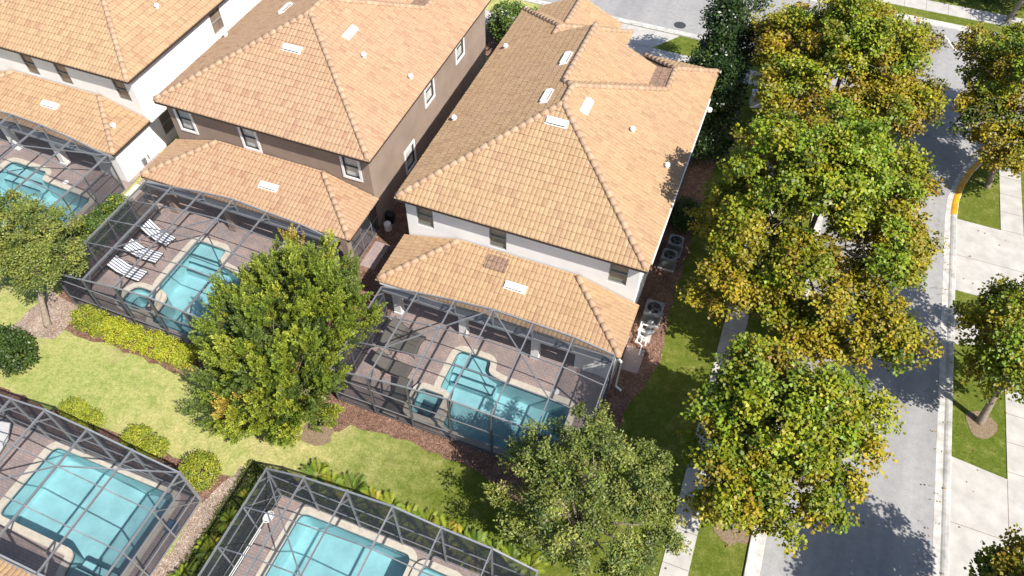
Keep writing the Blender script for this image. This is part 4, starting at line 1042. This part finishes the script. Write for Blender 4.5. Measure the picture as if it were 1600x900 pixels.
# dark magnolia
MAG = [(.022, .045, .010), (.035, .065, .014), (.055, .085, .018)]
tree('magnolia_tree', 'dark glossy magnolia between the white house and the cross street', 'tree', (-2.0, 38.6, 0), (-2.0, 38.8, 3.0), .15,
     [(-2.15, 39.2, 3.4, 1.5, 2.1, 2.4), (-1.3, 37.4, 4.2, 1.2, 1.6, 1.6), (-1.6, 41.2, 4.0, 1.3, 1.7, 2.2), (-2.3, 40.2, 6.2, 1.1, 1.4, 1.7), (-1.4, 38.0, 2.4, 1.1, 1.6, 1.8), (-3.0, 38.4, 2.6, 1.2, 1.5, 2.0), (-1.4, 36.0, 1.4, 1.0, 1.6, 1.3), (-2.0, 43.2, 6.2, 1.6, 1.4, 1.3), (-.9, 36.4, 1.7, 1.0, 1.3, 1.4)],
     23, 1300, 26, .38, .8, (.15, .25), .5, MAG, (45, 40, 15), 'bark_dark', None, None, 'leaves_glossy', .45, .25, .25)
# feathery tree
def feather_tree():
    rng = np.random.default_rng(31)
    base = (-15.0, 12.2)
    root = tag(empty('feathery_tree', (*base, 0)), 'dense bright green tree with upswept feathery sprays between the two pools', 'tree')
    lobes = shift([(-15.0, 12.9, 3.6, 2.2, 2.4, 2.6), (-14.1, 13.6, 3.2, 1.7, 2.3, 2.3), (-16.5, 13.2, 3.1, 1.8, 2.2, 2.3), (-15.3, 15.0, 4.2, 2.1, 2.0, 2.4), (-13.9, 15.3, 3.6, 1.4, 1.8, 2.2), (-16.8, 15.0, 3.6, 1.7, 1.9, 2.2), (-15.0, 11.2, 2.3, 2.1, 1.6, 1.9), (-16.6, 11.4, 2.0, 1.6, 1.4, 1.7), (-13.6, 11.8, 2.1, 1.3, 1.4, 1.7), (-15.6, 16.5, 3.8, 1.6, 1.4, 2.2)], base)
    trunk_mesh(root, (0, 0, 0), (0, 1.2, 2.2), .13, lobes, rng, 'bark_grey')
    Q, qo = clump_points(rng, lobes, 250, .4, .55); nq = len(Q)
    qd = unit(qo*.75+np.array([0, 0, .85])+rng.normal(size=(nq, 3))*.12)
    qc = palette(rng, nq, [(.15, .205, .022), (.215, .26, .028), (.29, .315, .034), (.11, .155, .028), (.33, .25, .04)], (36, 32, 13, 18, 1.5))
    ns = 20; k = np.repeat(np.arange(nq), ns); n = len(k)
    off = unit(rng.normal(size=(n, 3)))*rng.random((n, 1))**.5*.38; tt = rng.uniform(-.6, .75, n)
    P = Q[k]+qd[k]*tt[:, None]+off*(1.05-tt[:, None]*.9)
    out = unit(off+qo[k]*.3)
    d = unit(qd[k]*1.0+off*.9+rng.normal(size=(n, 3))*.16)
    ln = rng.uniform(.35, .75, n)
    cols = qc[k]*(1+rng.normal(size=(n, 1))*.12)
    # darker filler foliage inside the crown
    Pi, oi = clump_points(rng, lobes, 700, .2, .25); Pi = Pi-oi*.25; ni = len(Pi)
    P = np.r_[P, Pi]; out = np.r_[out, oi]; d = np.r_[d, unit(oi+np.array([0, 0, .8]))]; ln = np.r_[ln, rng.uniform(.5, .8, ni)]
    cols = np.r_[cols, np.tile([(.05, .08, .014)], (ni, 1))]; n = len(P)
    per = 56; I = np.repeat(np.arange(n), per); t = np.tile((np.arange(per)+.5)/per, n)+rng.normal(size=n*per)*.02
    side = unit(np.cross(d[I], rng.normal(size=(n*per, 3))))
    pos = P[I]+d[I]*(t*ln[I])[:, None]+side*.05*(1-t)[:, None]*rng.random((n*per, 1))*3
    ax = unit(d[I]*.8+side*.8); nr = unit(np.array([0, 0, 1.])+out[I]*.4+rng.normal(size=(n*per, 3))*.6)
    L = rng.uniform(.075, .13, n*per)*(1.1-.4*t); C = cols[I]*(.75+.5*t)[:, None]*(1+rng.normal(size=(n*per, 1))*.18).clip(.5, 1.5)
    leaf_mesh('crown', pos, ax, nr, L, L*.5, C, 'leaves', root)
feather_tree()

# shrubs
def shrub(name, label, cat, loc, lobes, seed, n_cl, per, rad, Lr, Wf, cols, wts, mat='leaves', group=None, shell=.7):
    rng = np.random.default_rng(seed); lb = shift(lobes, loc)
    P, out = clump_points(rng, lb, n_cl, .45, shell); P[:, 2] = np.maximum(P[:, 2], .05)
    o = leaf_mesh(name, *broadleaf(rng, P, out, per, rad, .7, Lr, Wf, cols, wts, .22), mat)
    o.location = (loc[0], loc[1], 0)
    return tag(o, label, cat, group)
YEL = [(.36, .36, .02), (.30, .325, .022), (.21, .255, .022)]; YG = [(.31, .32, .022), (.24, .27, .022), (.15, .19, .02)]
HG = 'golden shrubs along the taupe house enclosure'
shrub('golden_shrub', 'olive-yellow mound at the left end of the golden hedge', 'shrub', (-26.3, 12.85), [(-26.6, 12.9, .35, .75, .62, .55), (-25.7, 12.8, .4, .7, .6, .6)], 41, 260, 16, .17, (.06, .10), .55, YG, (30, 40, 30), 'leaves', HG)
shrub('golden_shrub', 'bright yellow mound in the middle of the golden hedge', 'shrub', (-24.2, 12.75), [(-24.7, 12.75, .4, .75, .62, .6), (-23.7, 12.75, .4, .75, .6, .58)], 42, 280, 16, .17, (.06, .10), .55, YEL, (50, 38, 12), 'leaves', HG)
shrub('golden_shrub', 'long bright yellow mound at the right end of the golden hedge by the feathery tree', 'shrub', (-21.7, 12.75), [(-22.6, 12.75, .4, .75, .62, .58), (-21.6, 12.75, .4, .8, .62, .6), (-20.7, 12.75, .38, .6, .6, .52)], 43, 380, 16, .17, (.06, .10), .55, YEL, (46, 40, 14), 'leaves', HG)
MG = 'clipped mounds along the bottom left enclosure'
shrub('clipped_shrub', 'long low yellow-green mound farthest left beside the bottom left enclosure', 'shrub', (-23.1, 8.55), [(-23.7, 8.6, .35, .6, .5, .5), (-22.7, 8.5, .35, .65, .5, .5)], 44, 220, 16, .15, (.06, .10), .55, YG, (40, 40, 20), 'leaves', MG)
shrub('clipped_shrub', 'yellow-green mound on the left of the touching pair by the bottom left enclosure', 'shrub', (-20.15, 8.45), [(-20.15, 8.45, .4, .62, .55, .55)], 45, 140, 16, .15, (.06, .10), .55, YG, (36, 40, 24), 'leaves', MG)
shrub('clipped_shrub', 'smaller yellow-green mound on the right of the touching pair', 'shrub', (-19.2, 8.4), [(-19.2, 8.4, .38, .5, .5, .5)], 46, 110, 16, .15, (.06, .10), .55, YG, (36, 40, 24), 'leaves', MG)
shrub('clipped_shrub', 'round yellow-green mound at the corner of the bottom left enclosure', 'shrub', (-16.7, 8.15), [(-16.7, 8.15, .5, .78, .78, .7)], 47, 240, 16, .16, (.06, .10), .55, YG, (34, 40, 26), 'leaves', MG)
HED = [(.075, .125, .018), (.14, .17, .02), (.045, .085, .015), (.25, .27, .02)]
shrub('hedge', 'tall clipped green hedge between the two left pool enclosures', 'hedge', (-29.6, 17.0), [(-29.5+.1*k-.2, 14.9+k*.8, .95, .7, .75, 1.0) for k in range(6)], 48, 800, 18, .18, (.08, .13), .55, HED, (40, 22, 30, 8))
shrub('hedge', 'dark hedge behind the far sidewalk at the top right', 'hedge', (12, 60.6), [(4+2.0*k, 60.8, .9, 1.3, .9, 1.1) for k in range(9)], 49, 500, 16, .28, (.13, .22), .5, MAG, (30, 40, 30), 'leaves_glossy')
shrub('viburnum_bush', 'dark green rounded bush at the left edge under the oak', 'bush', (-27.9, 9.75), [(-27.9, 9.8, 1.1, 1.05, .95, 1.15), (-28.9, 9.7, 1.0, 1.1, .9, 1.1)], 50, 420, 18, .22, (.10, .17), .5, [(.028, .055, .012), (.045, .08, .015), (.07, .11, .02)], (34, 42, 24), 'leaves_glossy')
shrub('flowering_bush', 'tall green bush with white blossom between the taupe and white houses', 'bush', (-15.1, 42.2), [(-15.3, 42.0, 1.5, 1.9, 1.5, 1.5), (-13.8, 42.8, 1.2, 1.5, 1.3, 1.2), (-16.4, 43.0, 1.3, 1.4, 1.3, 1.2)], 51, 560, 18, .28, (.12, .2), .6, [(.07, .12, .016), (.12, .17, .02), (.04, .08, .014), (.6, .6, .55)], (44, 30, 20, 2.5))
shrub('round_shrub', 'dark green round shrub just beyond the paired air conditioners', 'shrub', (-1.15, 30.1), [(-1.2, 30.1, .65, .85, .95, .75)], 52, 230, 17, .2, (.09, .15), .5, [(.03, .06, .012), (.05, .085, .016)], (50, 50), 'leaves_glossy')
# palms
def palm_data(rng, size, nf=9):
    Ps, As, Ns, Ls, Ws, Cs = [], [], [], [], [], []
    for k in range(nf):
        a = 2*math.pi*k/nf+rng.normal()*.25; tilt = rng.uniform(.5, 1.05)
        h = np.array([math.cos(a), math.sin(a), 0]); L_ = size*rng.uniform(.8, 1.15)
        col = np.array([(.15, .21, .018), (.22, .26, .02), (.10, .16, .016), (.32, .27, .03)][rng.choice(4, p=[.42, .3, .2, .08])])
        sd_ = np.array([-h[1], h[0], 0])
        for t in np.linspace(.12, 1, 20):
            p = h*L_*t*math.sin(tilt)*(1-.1*t)+np.array([0, 0, .15+L_*(t*math.cos(tilt)+.25*t-.62*t*t)])
            for s_ in (-1, 1):
                Ps.append(p); As.append(h*.75+sd_*s_*.8+np.array([0, 0, -.12])); Ns.append(np.array([0, 0, 1.])+sd_*s_*.45+rng.normal(size=3)*.12)
                l_ = size*.38*(1-.55*abs(t-.35)); Ls.append(l_); Ws.append(l_*.085); Cs.append(col*(1+rng.normal()*.15))
    return [np.array(v) for v in (Ps, As, Ns, Ls, Ws, Cs)]
prng = np.random.default_rng(61)
ords = ['first', 'second', 'third', 'fourth', 'fifth', 'sixth', 'seventh', 'eighth', 'ninth', 'tenth', 'eleventh', 'twelfth', 'thirteenth', 'fourteenth']
ppos = [(-12.2, 9.9, 1.0), (-11.4, 9.6, 1.05), (-10.4, 9.7, 1.15), (-9.4, 9.55, 1.1), (-8.6, 9.5, 1.2), (-7.8, 9.6, 1.0), (-7.0, 9.5, 1.15), (-6.2, 9.45, 1.2), (-5.5, 9.5, 1.1), (-4.8, 9.45, 1.2), (-4.1, 9.5, 1.1), (-3.3, 9.5, 1.1), (-2.6, 9.5, 1.0)]
for k, (x, y, s_) in enumerate(ppos):
    o = leaf_mesh('palm_plant', *palm_data(prng, s_*.86), 'leaves', None, .05); o.location = (x, y, 0)
    tag(o, f'{ords[k]} small palm from the left along the far wall of bottom centre enclosure', 'palm', 'palms around the bottom centre enclosure')
for k, (x, y, s_) in enumerate([(-14.3, 8.0, .8), (-14.5, 6.9, .9), (-14.5, 5.6, 1.05), (-14.7, 4.3, 1.05), (-14.8, 3.5, 1.0)]):
    o = leaf_mesh('palm_plant', *palm_data(prng, s_*.75), 'leaves', None, .05); o.location = (x, y, 0)
    tag(o, f'{ords[k]} small palm from the top in the shade left of bottom centre enclosure', 'palm', 'palms around the bottom centre enclosure')
# ground cover in the shady strip, the strip's shade put into darker greens
rng = np.random.default_rng(62); n = 13000
P = np.c_[rng.uniform(-15.25, -13.25, n), rng.uniform(2.0, 9.5, n), rng.uniform(.02, .16, n)]
P2 = np.c_[rng.uniform(-13.2, -2.2, n//2), rng.uniform(8.7, 9.35, n//2), rng.uniform(.02, .15, n//2)]
P = np.r_[P, P2]; n = len(P)
leaf_c = palette(rng, n, [(.045, .075, .012), (.07, .10, .016), (.10, .13, .022)], (40, 40, 20))
o = leaf_mesh('ground_cover', P, unit(rng.normal(size=(n, 3))+[0, 0, .9]), unit(rng.normal(size=(n, 3))+[0, 0, 1.]), rng.uniform(.10, .22, n), rng.uniform(.02, .04, n), leaf_c, 'leaves')
tag(o, 'low green ground cover along the bottom centre enclosure', 'ground cover', kind='stuff')
# fallen leaves
n = 560
reg = [(2.3, 3.3, 5, 24), (3.4, 5.3, 8, 40), (-.4, 2.2, 13, 38), (5.4, 8.5, 12, 40), (11.6, 12.8, 10, 40), (12.9, 16.2, 10, 37), (-1.8, -.5, 17, 36), (-14.6, -13.4, 11.2, 13)]
ks = rng.choice(len(reg), n, p=np.array([10, 20, 24, 12, 16, 8, 8, 2])/100)
P = np.array([(rng.uniform(reg[k][0], reg[k][1]), rng.uniform(reg[k][2], reg[k][3]), .05 if k not in (4,) else .11) for k in ks])
o = leaf_mesh('fallen_leaves', P, unit(rng.normal(size=(n, 3))*[1, 1, .15]), unit(rng.normal(size=(n, 3))*.3+[0, 0, 1.]), rng.uniform(.06, .13, n), rng.uniform(.05, .10, n),
              palette(rng, n, [(.28, .15, .05), (.36, .25, .06), (.16, .08, .04)], (40, 30, 30)), 'leaves')
tag(o, 'dry leaves scattered on verge, sidewalk and road', 'fallen leaves', kind='stuff')
